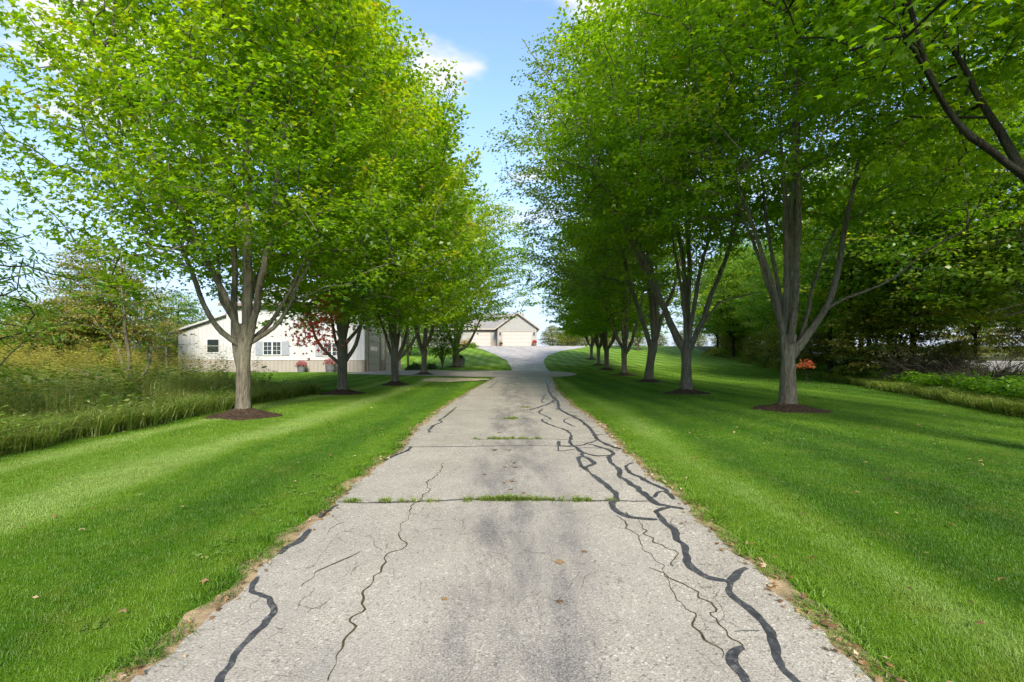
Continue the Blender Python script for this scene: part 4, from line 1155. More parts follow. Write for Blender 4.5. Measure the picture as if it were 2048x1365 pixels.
# lap boards
z = HZ + .75
while z < az - .15:
    h = .2
    def xs(zz):
        if zz <= ez: return gx0, gx1
        f = (zz - ez) / (az - ez); return gx0 + (gxa - gx0) * f, gx1 + (gxa - gx1) * f
    a0, a1 = xs(z + h * .5)
    for (l, r_) in ([(a0, -1.78), (3.48, a1)] if z < HZ + 2.6 else [(a0, a1)]):
        if r_ - l > .1:
            m.add([(l, HY - .045, z), (r_, HY - .045, z), (r_, HY - .008, z + h), (l, HY - .008, z + h), (l, HY + .01, z), (r_, HY + .01, z)], [(0, 1, 2, 3), (4, 5, 1, 0)])
    z += h
m.build('garage_wall', M['siding_house'], house)
def gdoor(x0, x1, y, h, cols):
    dr = empty('garage_door', (0, 0, 0)); dr.parent = house
    f = MB(); f.box(x0 - .16, x0, y - .09, y + .02, HZ, HZ + h + .16); f.box(x1, x1 + .16, y - .09, y + .02, HZ, HZ + h + .16); f.box(x0, x1, y - .088, y + .02, HZ + h, HZ + h + .16)
    f.build('door_frame', M['trim_tan'], dr)
    for i in range(4):
        z0 = HZ + .02 + i * h / 4; pm = MB(); pm.box(x0 + .01, x1 - .01, y - .04, y - .01, z0, z0 + h / 4 - .025)
        for c in range(cols):
            w = (x1 - x0 - .2) / cols; a = x0 + .1 + c * w + .08
            pm.box(a, a + w - .16, y - .055, y - .04, z0 + .1, z0 + h / 4 - .13)
        pm.build('door_panel', M['garage_door'], dr)
gdoor(-1.6, 3.3, HY, 2.42, 6)
MB().box(-1.6, 3.3, HY - .06, HY - .02, HZ + 2.36, HZ + 2.419).build('door_shadow_line', M['black_metal'], house)  # dark strip standing in for the shadow line above the door
m = MB()
th = .22
m.prism([(gx0 - .55, ez - .38), (gxa, az + .02), (gxa, az + .28), (gx0 - .62, ez - .16)], 'y', HY - .5, HY + 9); m.prism([(gx1 + .55, ez - .38), (gx1 + .62, ez - .16), (gxa, az + .28), (gxa, az + .02)], 'y', HY - .5, HY + 9)
m.build('roof', M['shingle'], house)
m = MB()
for s_, xe in ((-1, gx0 - .58), (1, gx1 + .58)):
    m.prism([(xe, ez - .42), (gxa, az + .0), (gxa, az + .24), (xe, ez - .18)] if s_ < 0 else [(xe, ez - .42), (xe, ez - .18), (gxa, az + .24), (gxa, az + .0)], 'y', HY - .56, HY - .502)
m.build('fascia', M['trim_tan'], house)
m = MB(); m.box(gx0 - .02, gx0 + .12, HY - .07, HY + .05, HZ, ez - .05); m.box(gx1 - .12, gx1 + .02, HY - .07, HY + .05, HZ, ez - .05); m.build('corner_board', M['trim_tan'], house)
rg = np.random.default_rng(9)
for a, b in ((gx0 - .04, -1.78), (3.48, gx1 + .04)):
    z0 = HZ - .1
    while z0 < HZ + .85:
        h = rg.uniform(.16, .26); x = a
        while x < b - .05:
            w = min(rg.uniform(.25, .5), b - x)
            MB().box(x + .01, x + w - .01, HY - .13 - rg.uniform(0, .03), HY, z0 + .01, min(z0 + h, HZ + .98) - .01).build('stone', M['stone'], house); x += w
        z0 += h
    MB().box(a - .04, b + .0, HY - .19, HY, HZ + .98, HZ + 1.06).build('stone_cap', M['trim_tan'], house)
for x in (-1.98, 3.72):
    s_ = MB(); s_.box(x - .05, x + .05, HY - .08, HY - .03, HZ + 2.0, HZ + 2.3); s_.box(x - .10, x + .10, HY - .27, HY - .08, HZ + 1.88, HZ + 2.22); s_.prism([(x - .13, HZ + 2.22), (x + .13, HZ + 2.22), (x, HZ + 2.38)], 'y', HY - .3, HY - .06)
    s_.build('wall_lantern', M['black_metal'], house)
m = MB(); m.tube([(gx0 - .1, HY - .1, ez - .4), (gx0 - .1, HY - .1, HZ)], [.05, .05], 6); m.tube([(gx1 + .12, HY - .1, ez - .4), (gx1 + .12, HY - .1, HZ)], [.05, .05], 6); m.build('downspout', M['trim_tan'], house)
# recessed wing with the second door
WY = HY + 2.6
m = MB(); m.box(-17, gx0 + .02, WY, WY + 8, HZ - .5, HZ + 3.1)
z = HZ + .9
while z < HZ + 3.0:
    for l, r_ in ([(-17, -7.2), (-3.55, gx0)] if z < HZ + 2.6 else [(-17, gx0)]):
        m.add([(l, WY - .045, z), (r_, WY - .045, z), (r_, WY - .008, z + .2), (l, WY - .008, z + .2), (l, WY + .01, z), (r_, WY + .01, z)], [(0, 1, 2, 3), (4, 5, 1, 0)])
    z += .2
m.build('wing_wall', M['siding_house'], house)
gdoor(-7.0, -3.75, WY, 2.5, 4)
x = -3.55
while x < gx0 - .1:
    for k in range(4): MB().box(x + .01, min(x + .42, gx0 - .03), WY - .14, WY, HZ - .1 + k * .25, HZ + .13 + k * .25).build('stone', M['stone'], house)
    x += .43
m = MB(); m.prism([(WY - .6, HZ + 2.9), (WY + 5.5, HZ + 6.05), (WY + 11, HZ + 2.9), (WY + 11, HZ + 3.15), (WY + 5.5, HZ + 6.3), (WY - .6, HZ + 3.15)], 'x', -17.6, 2.2)
m.build('wing_roof', M['shingle'], house)
m = MB(); m.box(-17.6, gx0 - .6, WY - .7, WY - .602, HZ + 2.88, HZ + 3.12); m.build('fascia', M['trim_tan'], house)
planter(1069, 692, HY - .6, .30, .55, 'terracotta', 'flower_red', 'pot of red flowers right of the garage door', 4, None, .42, z=HZ + .005)
planter(1002, 692, HY - .5, .22, .35, 'terracotta', 'leaf_dark', 'small pot of greenery left of the garage door', 6, None, .26, z=HZ + .005)

# ------------------------------------------------------------------ scattering one object over many points (grass, weeds)
def scatter(name, sources, P, ROT, SC, VAR, mat_unused=None):
    """sources: meshes; P (n,3), ROT euler (n,3), SC (n), VAR int (n)"""
    me = bpy.data.meshes.new(name)
    me.vertices.add(len(P)); me.vertices.foreach_set('co', np.ascontiguousarray(P, np.float32).ravel())
    for nm, dt, val, key in (('rot', 'FLOAT_VECTOR', ROT, 'vector'), ('sc', 'FLOAT', SC, 'value'), ('var', 'FLOAT', VAR, 'value')):
        a = me.attributes.new(nm, dt, 'POINT'); a.data.foreach_set(key, np.ascontiguousarray(val, np.float32).ravel())
    o = bpy.data.objects.new(name, me); COL.objects.link(o)
    ng = bpy.data.node_groups.new(name + '_nodes', 'GeometryNodeTree')
    ng.interface.new_socket('Geometry', in_out='INPUT', socket_type='NodeSocketGeometry'); ng.interface.new_socket('Geometry', in_out='OUTPUT', socket_type='NodeSocketGeometry')
    N, Lk = ng.nodes, ng.links
    gi, go = N.new('NodeGroupInput'), N.new('NodeGroupOutput')
    join = N.new('GeometryNodeJoinGeometry')
    def named(nm, dt):
        a = N.new('GeometryNodeInputNamedAttribute'); a.data_type = dt; a.inputs['Name'].default_value = nm; return a.outputs['Attribute']
    rot, sc, var = named('rot', 'FLOAT_VECTOR'), named('sc', 'FLOAT'), named('var', 'FLOAT')
    for k, sm in enumerate(sources):
        src = bpy.data.objects.new(name + '_source', sm)
        oi = N.new('GeometryNodeObjectInfo'); oi.inputs['Object'].default_value = src; oi.inputs['As Instance'].default_value = True
        cmp = N.new('FunctionNodeCompare'); cmp.data_type = 'FLOAT'; cmp.operation = 'EQUAL'
        Lk.new(var, cmp.inputs[0]); cmp.inputs[1].default_value = float(k); cmp.inputs['Epsilon'].default_value = .1
        ip = N.new('GeometryNodeInstanceOnPoints')
        Lk.new(gi.outputs[0], ip.inputs['Points']); Lk.new(cmp.outputs[0], ip.inputs['Selection']); Lk.new(oi.outputs['Geometry'], ip.inputs['Instance'])
        Lk.new(rot, ip.inputs['Rotation']); Lk.new(sc, ip.inputs['Scale'])
        Lk.new(ip.outputs[0], join.inputs[0])
    Lk.new(join.outputs[0], go.inputs[0])
    md = o.modifiers.new('scatter', 'NODES'); md.node_group = ng
    return o

def ground_rot(x, y, a):
    e = .3
    sx = (ground(x + e, y) - ground(x - e, y)) / (2 * e); sy = (ground(x, y + e) - ground(x, y - e)) / (2 * e)
    out = np.zeros((len(x), 3))
    for i in range(len(x)):
        n = Vector((-sx[i], -sy[i], 1)).normalized()
        t_ = Vector((math.cos(a[i]), math.sin(a[i]), 0)); t_ = (t_ - n * t_.dot(n)).normalized(); b = n.cross(t_)
        out[i] = Matrix((t_, b, n)).transposed().to_euler()
    return out

def blades(name, n, size, h, w, seed, mat, lean=.5, clump=0.0, tri=True, square=True, tint=(.0, 1.0), curve=False):
    """grass blades rooted in a square (or disc) of side `size`"""
    r = np.random.default_rng(seed)
    if square: x, y = r.uniform(-size / 2, size / 2, n), r.uniform(-size / 2, size / 2, n)
    else:
        rr, aa = size / 2 * np.sqrt(r.random(n)), r.uniform(0, 6.28, n); x, y = rr * np.cos(aa), rr * np.sin(aa)
    hh = h * r.uniform(.55, 1.15, n); a = r.uniform(0, 6.28, n); le = lean * np.abs(r.normal(0, 1, n)) * hh
    dx_, dy_ = np.cos(a) * le, np.sin(a) * le
    if not square: dx_ += x * .5; dy_ += y * .5
    b = a + np.pi / 2 + r.normal(0, .4, n)
    wx, wy = np.cos(b) * w / 2, np.sin(b) * w / 2
    B = np.stack([x, y, np.full(n, -.012)], 1); W = np.stack([wx, wy, np.zeros(n)], 1); Tp = B + np.stack([dx_, dy_, hh], 1)
    ti = r.uniform(tint[0], tint[1], n)
    if not curve:
        V = np.stack([B - W, B + W, Tp], 1).reshape(-1, 3); i = np.arange(n)[:, None] * 3
        me = np_mesh(name, V, [i + np.array([[0, 1, 2]])], {'tint': np.repeat(ti, 3)})
    else:
        Md = B + np.stack([dx_ * .35, dy_ * .35, hh * .68], 1); Tp = Tp - np.stack([np.zeros(n), np.zeros(n), hh * .18], 1) + np.stack([dx_, dy_, np.zeros(n)], 1) * .5
        V = np.stack([B - W, B + W, Md - W * .8, Md + W * .8, Tp], 1).reshape(-1, 3); i = np.arange(n)[:, None] * 5
        me = np_mesh(name, V, [i + np.array([[0, 1, 3, 2]]), i + np.array([[2, 3, 4]])], {'tint': np.repeat(ti, 5)})
    me.materials.append(mat); return me

def clear_of_trees(x, y, r=.62):
    ok = np.ones(len(x), bool)
    for b, tr, _ in TREES: ok &= (x - b[0]) ** 2 + (y - b[1]) ** 2 > (r + tr * .3) ** 2
    return ok
def upper_clear(x, y):
    l = np.interp(y, UPL[:, 0], UPL[:, 1]); r = np.interp(y, UPR[:, 0], UPR[:, 1])
    return ~((y > 37.5) & (x > l - .15) & (x < r + .15))
def cross_clear(x, y):
    c = (x > -11.2) & (x < 4.2) & (y > cross_lo(np.clip(x, -11, 4.3)) - .2) & (y < cross_hi(np.clip(x, -11, 4.3)) + .2)
    c |= (x < -5.8) & (x > -26) & (y > 37.4) & (y < 53)
    return ~c
def lawn_points(y0, y1, s, xa, xb, seed):
    r = np.random.default_rng(seed)
    X, Y = np.meshgrid(np.arange(xa, xb, s), np.arange(y0, y1, s)); X, Y = X.ravel(), Y.ravel()
    X = X + r.uniform(-.35, .35, len(X)) * s; Y = Y + r.uniform(-.35, .35, len(Y)) * s
    vis = np.abs(X) < Y * 1.08 + 1.6
    X, Y = X[vis], Y[vis]
    hs = s * .42 + .02
    ok = ((X < road_l(Y) - hs - .02) | (X > road_r(Y) + hs + .02)) | (Y > 30.2)
    ok &= (in_meadow(X, Y) < .6) & (X < hedge_x(Y) + .2) & clear_of_trees(X, Y, .50 + hs) & cross_clear(X, Y) & upper_clear(X, Y)
    ok &= ((X - pc[0]) / 1.75) ** 2 + ((Y - pc[1]) / 1.9) ** 2 > 1.1
    X, Y = X[ok], Y[ok]
    return X, Y, r
def lay(name, srcs, X, Y, r, label, sc=(.85, 1.2), off=.0, cat='grass', mul=1.0):
    a = r.uniform(0, 6.28, len(X))
    P = np.stack([X, Y, ground(X, Y) + off], 1)
    o = scatter(name, srcs, P, ground_rot(X, Y, a), r.uniform(sc[0], sc[1], len(X)) * mul, r.integers(0, len(srcs), len(X)).astype(float))
    tag(o, label, cat, kind='stuff'); return o
near = [blades('turf', 1700, .36, .034, .0042, 500 + k, M['blade'], .7) for k in range(3)]
mid = [blades('turf', 1200, .66, .034, .0095, 510 + k, M['blade'], .7) for k in range(3)]
far = [blades('turf', 900, 1.3, .036, .024, 520 + k, M['blade'], .7) for k in range(2)]
X, Y, r = lawn_points(1.0, 8.0, .29, -9, 11, 1); lay('lawn_grass', near, X, Y, r, 'short mown grass of the near lawn on both sides')
X, Y, r = lawn_points(7.9, 20.0, .54, -24, 24, 2); lay('lawn_grass', mid, X, Y, r, 'short mown grass around the first avenue trees')
X, Y, r = lawn_points(19.8, 48.0, 1.08, -26, 30, 3); lay('lawn_grass', far, X, Y, r, 'short mown grass farther up the drive')
# ragged fringe along the pavement
r = np.random.default_rng(8)
yy = np.concatenate([r.uniform(1.2, 9, 560), r.uniform(9, 30, 450)]); sd = r.integers(0, 2, len(yy))
xx = np.where(sd == 0, road_l(yy) - r.uniform(.06, .24, len(yy)), road_r(yy) + r.uniform(.06, .24, len(yy)))
fr = [blades('tuft', 46, .16, .075, .0055, 540 + k, M['blade'], .8, square=False, curve=True) for k in range(3)]
lay('verge_grass', fr, xx, yy, r, 'ragged longer grass fringing the pavement', (.4, 1.0))
# grass growing in the joints of the drive
r = np.random.default_rng(18)
jt = [blades('tuft', 26, .05, .06, .005, 550 + k, M['weed'], .7, square=False, curve=True, tint=(.2, .9)) for k in range(3)]
px_, py_ = [], []
for (a, b, yv, n) in ((930, 1105, 1005, 120), (690, 940, 1009, 16), (1105, 1250, 1007, 20), (950, 1080, 881, 46), (1005, 1035, 840, 20), (1035, 1062, 817, 12), (1015, 1050, 776, 8), (690, 720, 1009, 12)):
    c = (a + b) / 2
    xs_ = np.clip(r.normal(c, (b - a) * .22, n), a, b); px_ += list(xs_); py_ += list(yv + r.normal(0, .6, n) - 0 * xs_)
G = np.array([gp(x, y) for x, y in zip(px_, py_)])
lay('joint_grass', jt, G[:, 0], G[:, 1], r, 'tufts of grass growing in the cross joints of the drive', (.5, 1.25), .02)
ck = []
for pts in CRACKS[:2]:
    S = spline(np.array(pts, float), 5.0); S = S[r.random(len(S)) < .55]; ck += [gp(*p) for p in S]
ck = np.array(ck)
moss = [blades('moss', 12, .03, .016, .006, 556 + k, M['weed'], 1.0, square=False, tint=(.2, .8)) for k in range(2)]
lay('crack_moss', moss, ck[:, 0], ck[:, 1], r, 'moss and tiny weeds along the cracks of the drive', (.5, 1.2), .02, 'moss')

# ------------------------------------------------------------------ meadow on the left
def goldenrod(seed, h):
    r = np.random.default_rng(seed); P, D, N_, S, T = [], [], [], [], []
    n = 46
    z = np.linspace(.12, .95, n) * h; a = np.arange(n) * 2.4 + r.uniform(0, 1, n)
    bend = .12 * h * (z / h) ** 2
    for i in range(n):
        top = z[i] > .70 * h
        if top:
            for j in range(4):
                rr = (1 - z[i] / h) * .32 * h * r.random() + .01
                P.append((bend[i] + rr * math.cos(a[i] + j), rr * math.sin(a[i] + j), z[i] + r.uniform(0, .05))); D.append((math.cos(a[i] + j), math.sin(a[i] + j), .2)); S.append(.05 * h + .012); T.append(r.uniform(.6, 1))
                N_.append((0, 0, 1))
        else:
            P.append((bend[i], 0, z[i])); D.append((math.cos(a[i]), math.sin(a[i]), r.uniform(-.1, .5))); S.append(.13 * r.uniform(.7, 1.2)); T.append(r.uniform(0, .5)); N_.append((0, 0, 1))
    me = leaves_mesh('goldenrod', np.array(P), np.array(D), np.array(N_) + r.normal(0, .3, (len(P), 3)), np.array(S), np.array(T), 'long')
    me.materials.append(M['goldenrod']); return me
def weed_plant(seed, h, n, leaf, mat, spread=.22, tint=(.4, .3), shape='kite'):
    r = np.random.default_rng(seed); P, D, S = [], [], []
    st = MB(); V, Fl = [], []
    k = 4
    tips = [(spread * r.normal(), spread * r.normal(), h * r.uniform(.7, 1.1)) for _ in range(k)]
    for i in range(n):
        tp_ = tips[i % k]; f = r.uniform(.15, 1) ** .8; a = r.uniform(0, 6.28)
        P.append((tp_[0] * f + .04 * math.cos(a), tp_[1] * f + .04 * math.sin(a), tp_[2] * f)); D.append((math.cos(a), math.sin(a), r.uniform(-.3, .5))); S.append(leaf * r.uniform(.6, 1.3))
    me = leaves_mesh('weed', np.array(P), np.array(D), r.normal(0, .35, (n, 3)) + [0, 0, 1], np.array(S), r.normal(tint[0], tint[1], n), shape)
    me.materials.append(mat); return me
clv = [weed_plant(560 + k, .05, 26, .045, M['weed'], .07, (.45, .15)) for k in range(3)]
X = np.concatenate([r.uniform(-6.5, -1.9, 14), r.uniform(2.0, 8, 10), r.uniform(-2.3, -1.95, 12)]); Y = np.concatenate([r.uniform(2.4, 12, 14), r.uniform(3, 13, 10), r.uniform(3.2, 6, 12)])
ok = ((X < road_l(Y) - .1) | (X > road_r(Y) + .1)); lay('lawn_weeds', clv, X[ok], Y[ok], r, 'small broad-leaved weeds and clover scattered in the lawn', (.4, .75), cat='weeds')
tall = [blades('tall_grass', 60, .42, .74, .008, 600 + k, M['weed'], .5, square=False, curve=True, tint=(.45, 1.0)) for k in range(3)]
low = [blades('rough_grass', 60, .46, .38, .013, 610 + k, M['weed'], .85, square=False, curve=True, tint=(.25, .85)) for k in range(3)]
gold = [goldenrod(620 + k, 1.05 + .12 * k) for k in range(3)]
weeds = [weed_plant(630 + k, .75 + .1 * k, 80, .075, M['weed'], tint=(.5, .25), shape='long') for k in range(3)] + [weed_plant(640, .8, 50, .13, M['weed'], .15, (.4, .2))]
r = np.random.default_rng(61)
def meadow_pts(n, xa, xb, ya, yb, margin):
    X, Y = r.uniform(xa, xb, n), r.uniform(ya, yb, n)
    ok = (in_meadow(X + margin, Y) > .9) & (np.abs(X) < Y * 1.1 + 2.5) & ~((X > -29) & (X < -10) & (Y > 36.0))
    return X[ok], Y[ok]
# mown-edge fringe of rough grass
yy = r.uniform(3, 19.2, 800); xx = meadow_edge(yy) - np.abs(r.normal(.0, .45, len(yy)))
lay('rough_grass', low, xx, yy, r, 'band of long rough grass along the mown edge of the meadow', (.3, 1.35))
yy = r.uniform(3, 19.2, 260); xx = meadow_edge(yy) - np.abs(r.normal(.1, .5, len(yy)))
lay('edge_weeds', weeds, xx, yy, r, 'broad-leaved weeds mixed into the mown edge of the meadow', (.25, .75), cat='weeds')
xx = r.uniform(-13.6, -8.0, 200); yy = 19.5 + r.normal(0, .2, 200) ; lay('rough_grass', low, xx, yy, r, 'long rough grass at the far end of the meadow', (.6, 1.1))
em = lambda X, Y: np.clip(np.minimum(meadow_edge(Y) - X, (19.9 - Y) * 1.2) / 2.0, .38, 1.0)
X, Y = meadow_pts(2900, -22, -6.6, 2.5, 20, .25); lay('tall_grass', tall, X, Y, r, 'tall meadow grass under the goldenrod on the left', (.5, 1.35), mul=em(X, Y))
X, Y = meadow_pts(1900, -22, -6.6, 2.5, 20, .7); lay('weeds', weeds, X, Y, r, 'leafy weeds filling the left meadow', (.45, 1.25), cat='weeds', mul=em(X, Y))
X, Y = meadow_pts(1100, -22, -7.4, 4, 19.4, 1.1); lay('goldenrod', gold, X, Y, r, 'yellow flowering goldenrod in the left meadow', (1.0, 1.45), cat='wildflowers', mul=np.clip(em(X, Y), .6, 1))
X, Y = meadow_pts(5200, -62, -12, 19, 44, .3); v = np.concatenate([[0]])
lay('far_meadow', tall + gold + weeds[:2], X, Y, r, 'far part of the weedy meadow towards the shrubs', (.9, 1.5), cat='weeds')

# ------------------------------------------------------------------ shrubs and trees beyond the meadow
rngw = np.random.default_rng(91)
def bush_limbs(rng, n, H, R, z0=.25):
    L = []
    for k in range(n):
        a = k * 6.28 / n + rng.uniform(-.4, .4); o = R * rng.uniform(.3, .7); t_ = H * rng.uniform(.6, .9)
        L.append(([(0, 0, z0), (o * .25 * math.cos(a), o * .25 * math.sin(a), t_ * .3), (o * .65 * math.cos(a), o * .65 * math.sin(a), t_ * .65), (o * math.cos(a), o * math.sin(a), t_)], .6))
    return L
bushA = grow(201, 5.2, 3.0, .35, .09, bush_limbs(rngw, 7, 5.2, 3.0), .15, 330, 46, .15, 'kite', tint=(.45, .3), skirt=.2, spray=(.5, .4), inner=.4)
bushB = grow(202, 6.8, 3.2, .45, .10, bush_limbs(rngw, 6, 6.8, 3.2), .2, 380, 46, .15, 'kite', tint=(.4, .3), skirt=.3, spray=(.5, .4), inner=.4)
# two pale-stemmed thin trees
for k, (px, d, H, lab) in enumerate([(183, 33, 9.0, 'taller of two pale-trunked thin trees beyond the goldenrod'), (246, 34, 7.2, 'shorter pale-trunked thin tree right of its taller neighbour')]):
    x = (px - 1024) / F * d; rg = np.random.default_rng(300 + k)
    L = [([(0, 0, 2.8), (.1, 0, 4.2), (.35, 0, 6.0), (.5, 0, H * .93)], .8), ([(0, 0, 1.8), (-.6, .2, 2.9), (-1.4, .3, 4.2)], .4), ([(0, 0, 2.4), (.7, .3, 3.6), (1.2, .4, 5.2)], .4), ([(0, 0, 2.2), (-.3, -.7, 3.4), (-.8, -1.2, 4.6)], .35), ([(0, 0, 2.6), (-.3, .2, 4.6), (-.7, .2, 6.2)], .4)]
    g = grow(310 + k, H, 2.6, 3.0, .17, L, 1.6, 330, 46, .15, 'kite', tint=(.6, .28), skirt=.8, spray=(.5, .35), inner=.55, widest=.4)
    plant_tree(g, 'thin_tree', (x, d, gz(x, d)), 0, M['bark_pale'], M['leaf_yellow'], lab, 'tree')
def belt(name, spots, gs, mats, label, cat, group, seed, smin=.8, smax=1.25, bark='bark_dark'):
    rg = np.random.default_rng(seed)
    for k, (x, y) in enumerate(spots):
        g = gs[k % len(gs)]
        s_ = rg.uniform(smin, smax)
        adj = {'leaf_yellow': 'yellowish ', 'leaf_light': 'pale grey-green ', 'leaf_wood': ''}.get(mats[k % len(mats)].name, '') if len(mats) > 1 else ''
        plant_tree(g, name, (x, y, gz(x, y) - .05), rg.uniform(0, 6.28), M[bark], mats[k % len(mats)], adj + label, cat, group, s_)
belt('wild_shrub', [(-30, 38), (-34, 37), (-38.5, 38), (-43, 37.5), (-47, 39), (-29.5, 44), (-36, 44), (-41, 45), (-52, 41), (-27.5, 30.5), (-33.5, 29.5)], [bushA], [M['leaf_yellow'], M['leaf_wood'], M['leaf_yellow']],
     'wild shrub in the thicket beyond the left meadow', 'shrub', 'shrubs beyond the left meadow', 5, .7, 1.0)
belt('thicket_tree', [(-46, 55), (-54, 56), (-62, 58), (-70, 54), (-38, 58), (-31, 60), (-78, 62)], [bushB], [M['leaf_wood'], M['leaf_light']],
     'round tree in the far belt behind the left thicket', 'tree', 'trees in the far left belt', 6, 1.1, 1.5)
# sapling in front of the workshop
bs = gp(452, 782); 
gS = grow(330, 4.6, 1.5, .55, .06, [([(0, 0, .45), (-.12, 0, 1.2), (-.28, 0, 2.2), (-.35, 0, 3.4), (-.4, 0, 4.3)], .8), ([(0, 0, .4), (-.8, -.2, .7), (-1.6, -.3, 1.0)], .35), ([(0, 0, .5), (.3, .1, .9), (.4, .2, 1.7)], .5), ([(-.12, 0, .5), (-.6, 0, 1.8), (-1.2, 0, 2.3)], .35)], .9, 70, 20, .10, 'kite', tint=(.35, .2), skirt=.3, spray=(.35, .25))
plant_tree(gS, 'sapling', (bs[0], 14.5, gz(bs[0], 14.5)), 0, M['bark'], M['leaf_wood'], 'thin crooked sapling in the weeds left of the big maple trunk', 'tree')
# ash-like small tree hanging in at the left edge
gW = grow(340, 4.6, 2.1, 1.2, .08, bush_limbs(np.random.default_rng(4), 5, 4.4, 2.0, 1.0), .9, 150, 46, .14, 'long', tint=(.25, .15), skirt=.2, spray=(.55, .22), inner=.4, droop=.25)
plant_tree(gW, 'walnut_tree', (-9.1, 7.6, gz(-9.1, 7.6)), 0, M['bark_dark'], M['leaf_wood'], 'small tree with narrow leaflets hanging in at the left picture edge', 'tree')

# ------------------------------------------------------------------ wood on the right
woodA = grow(401, 12.0, 4.2, 2.4, .15, fork_limbs(np.random.default_rng(41), 6, 2.4, 11.5, 4.2), 1.9, 760, 66, .145, 'kite', tint=(.42, .26), skirt=1.2, spray=(.7, .45), inner=.45)
woodB = grow(402, 10.0, 3.8, 2.0, .11, fork_limbs(np.random.default_rng(42), 5, 2.0, 9.5, 3.8), 1.6, 680, 66, .145, 'kite', tint=(.50, .28), skirt=1.2, spray=(.7, .45), inner=.45)
WS = [(19.8, 18.5), (19.2, 24.5), (21.4, 29), (22.5, 34.5), (24.5, 40), (26.0, 47), (27.5, 55), (29.5, 62), (31, 70), (26.5, 66), (24.6, 57), (34, 78), (37, 52), (38, 42), (37, 33), (37, 24), (37, 15), (36, 8), (40, 60)]
belt('wood_tree', WS, [woodA, woodB], [M['leaf_wood']], 'slender tree in the shady wood right of the lawn', 'tree', 'trees of the right-hand wood', 7, 1.0, 1.35)
belt('wood_shrub', [(23.2, 44), (25.0, 51), (21.6, 38), (26.6, 58), (28.8, 66), (20.0, 33), (31, 74), (17.8, 24)], [bushA], [M['leaf_wood'], M['leaf_yellow'], M['leaf_light']], 'shrub along the edge of the right-hand wood', 'shrub', 'shrubs edging the right-hand wood', 8, .55, .95)
belt('wood_shrub', [(15.6, 8.0), (20.4, 30), (19.6, 17.2), (19.0, 22.0)], [bushA], [M['leaf_wood']], 'low dark shrub under the trees of the right-hand wood', 'shrub', 'low shrubs in the right-hand wood', 18, .28, .42)
belt('road_shrub', [(37, 9), (36, 15), (38, 21), (37, 27), (40, 34), (43, 42), (47, 52), (36, 4)], [bushA], [M['leaf_wood'], M['leaf_light']], 'shrub on the far side of the public road', 'shrub', 'shrubs across the public road', 28, .9, 1.3)
belt('road_tree', [(45, 13), (46, 20), (48, 28), (50, 36), (47, 7)], [bushB], [M['leaf_wood'], M['leaf_light']], 'round-headed tree beyond the public road on the right', 'tree', 'trees across the public road', 29, .9, 1.2)
# dark trunks close together
for k, (px, d) in enumerate([(1690, 27), (1707, 28), (1722, 27.6), (1737, 28.3), (1660, 29)]):
    x = (px - 1024) / F * d; rg = np.random.default_rng(500 + k)
    t = empty('dark_stem', (x, d, gz(x, d))); tag(t, ['dark leaning stem, leftmost of the stems in the right-hand wood', 'dark straight stem second in the clump of the wood', 'dark stem in the middle of the clump of the wood', 'rightmost dark stem of the clump in the wood', 'thin dark stem left of the clump, behind red leaves'][k], 'tree')
    bx_ = rg.normal(0, .35); P_ = [(0, 0, -.2), (.05 * bx_, 0, 1.2), (bx_ * .6, 0, 3.0), (bx_ * 1.4, 0, 5.5), (bx_ * 2, .3, 7.5)]
    MB().tube(spline(np.array(P_), .4), np.interp(np.arange(len(spline(np.array(P_), .4))), [0, 20], [.15, .05]), 9).build('trunk', M['bark_dark'], t, True)
    bm_ = MB()
    for j in range(9):
        z = rg.uniform(1.2, 6.5); a = rg.uniform(0, 6.28); l = rg.uniform(.8, 2.2); ox = bx_ * (z / 7.5) * 2
        bm_.tube([(ox * .9, 0, z), (ox + l * .5 * math.cos(a), l * .5 * math.sin(a), z + .25 * l), (ox + l * math.cos(a), l * math.sin(a), z + .35 * l)], [.03, .02, .006], 5)
    tag(bm_.build('branches', M['bark_dark'], t), kind='stuff')
# tangles of dead brush at the wood edge
def brush(px, py, r_, n, seed, label, squash=.6):
    p = gp(px, py); rg = np.random.default_rng(seed); t = empty('brush_tangle', (p[0], p[1], p[2])); tag(t, label, 'brush', 'dead brush at the wood edge')
    V, Fl, o = [], [], 0
    for k in range(n):
        a = rg.uniform(0, 6.28); b = a + rg.normal(0, .9); s = rg.uniform(.1, .5) * r_
        P0 = np.array([s * math.cos(a), s * math.sin(a) * .8, rg.uniform(-.05, .3) * r_]); L = rg.uniform(.5, 1.1) * r_; el = rg.uniform(.1, 1.0)
        dv = np.array([math.cos(b) * math.cos(el), math.sin(b) * math.cos(el) * .8, math.sin(el) * squash * 1.6])
        P1 = P0 + dv * L * .5 + rg.normal(0, .08, 3) * r_; P2 = P0 + dv * L + np.array([0, 0, -.25 * L * rg.random()]) + rg.normal(0, .1, 3) * r_
        Vt, Ft = tube_np(np.array([P0, P1, P2]), np.array([.013, .010, .003]) * rg.uniform(.6, 1.5), 3)
        V.append(Vt); Fl.append(Ft + o); o += len(Vt)
    tag(link('twigs', np_mesh('twigs', np.vstack(V), [np.vstack(Fl)], None, True), M['bark_dark'], t), kind='stuff')
    m_ = MB()
    for k in range(5):
        a = rg.uniform(0, 6.28); m_.tube([(0.1 * math.cos(a), .1 * math.sin(a), -.1), (.4 * r_ * math.cos(a), .4 * r_ * math.sin(a), .5 * r_ * squash), (.9 * r_ * math.cos(a), .9 * r_ * math.sin(a), .8 * r_ * squash)], [.03, .025, .01], 5)
    tag(m_.build('stem', M['bark_dark'], t), kind='stuff')
brush(1850, 778, 1.6, 520, 1, 'dark tangled dead brush, largest heap at the right wood edge', .75)
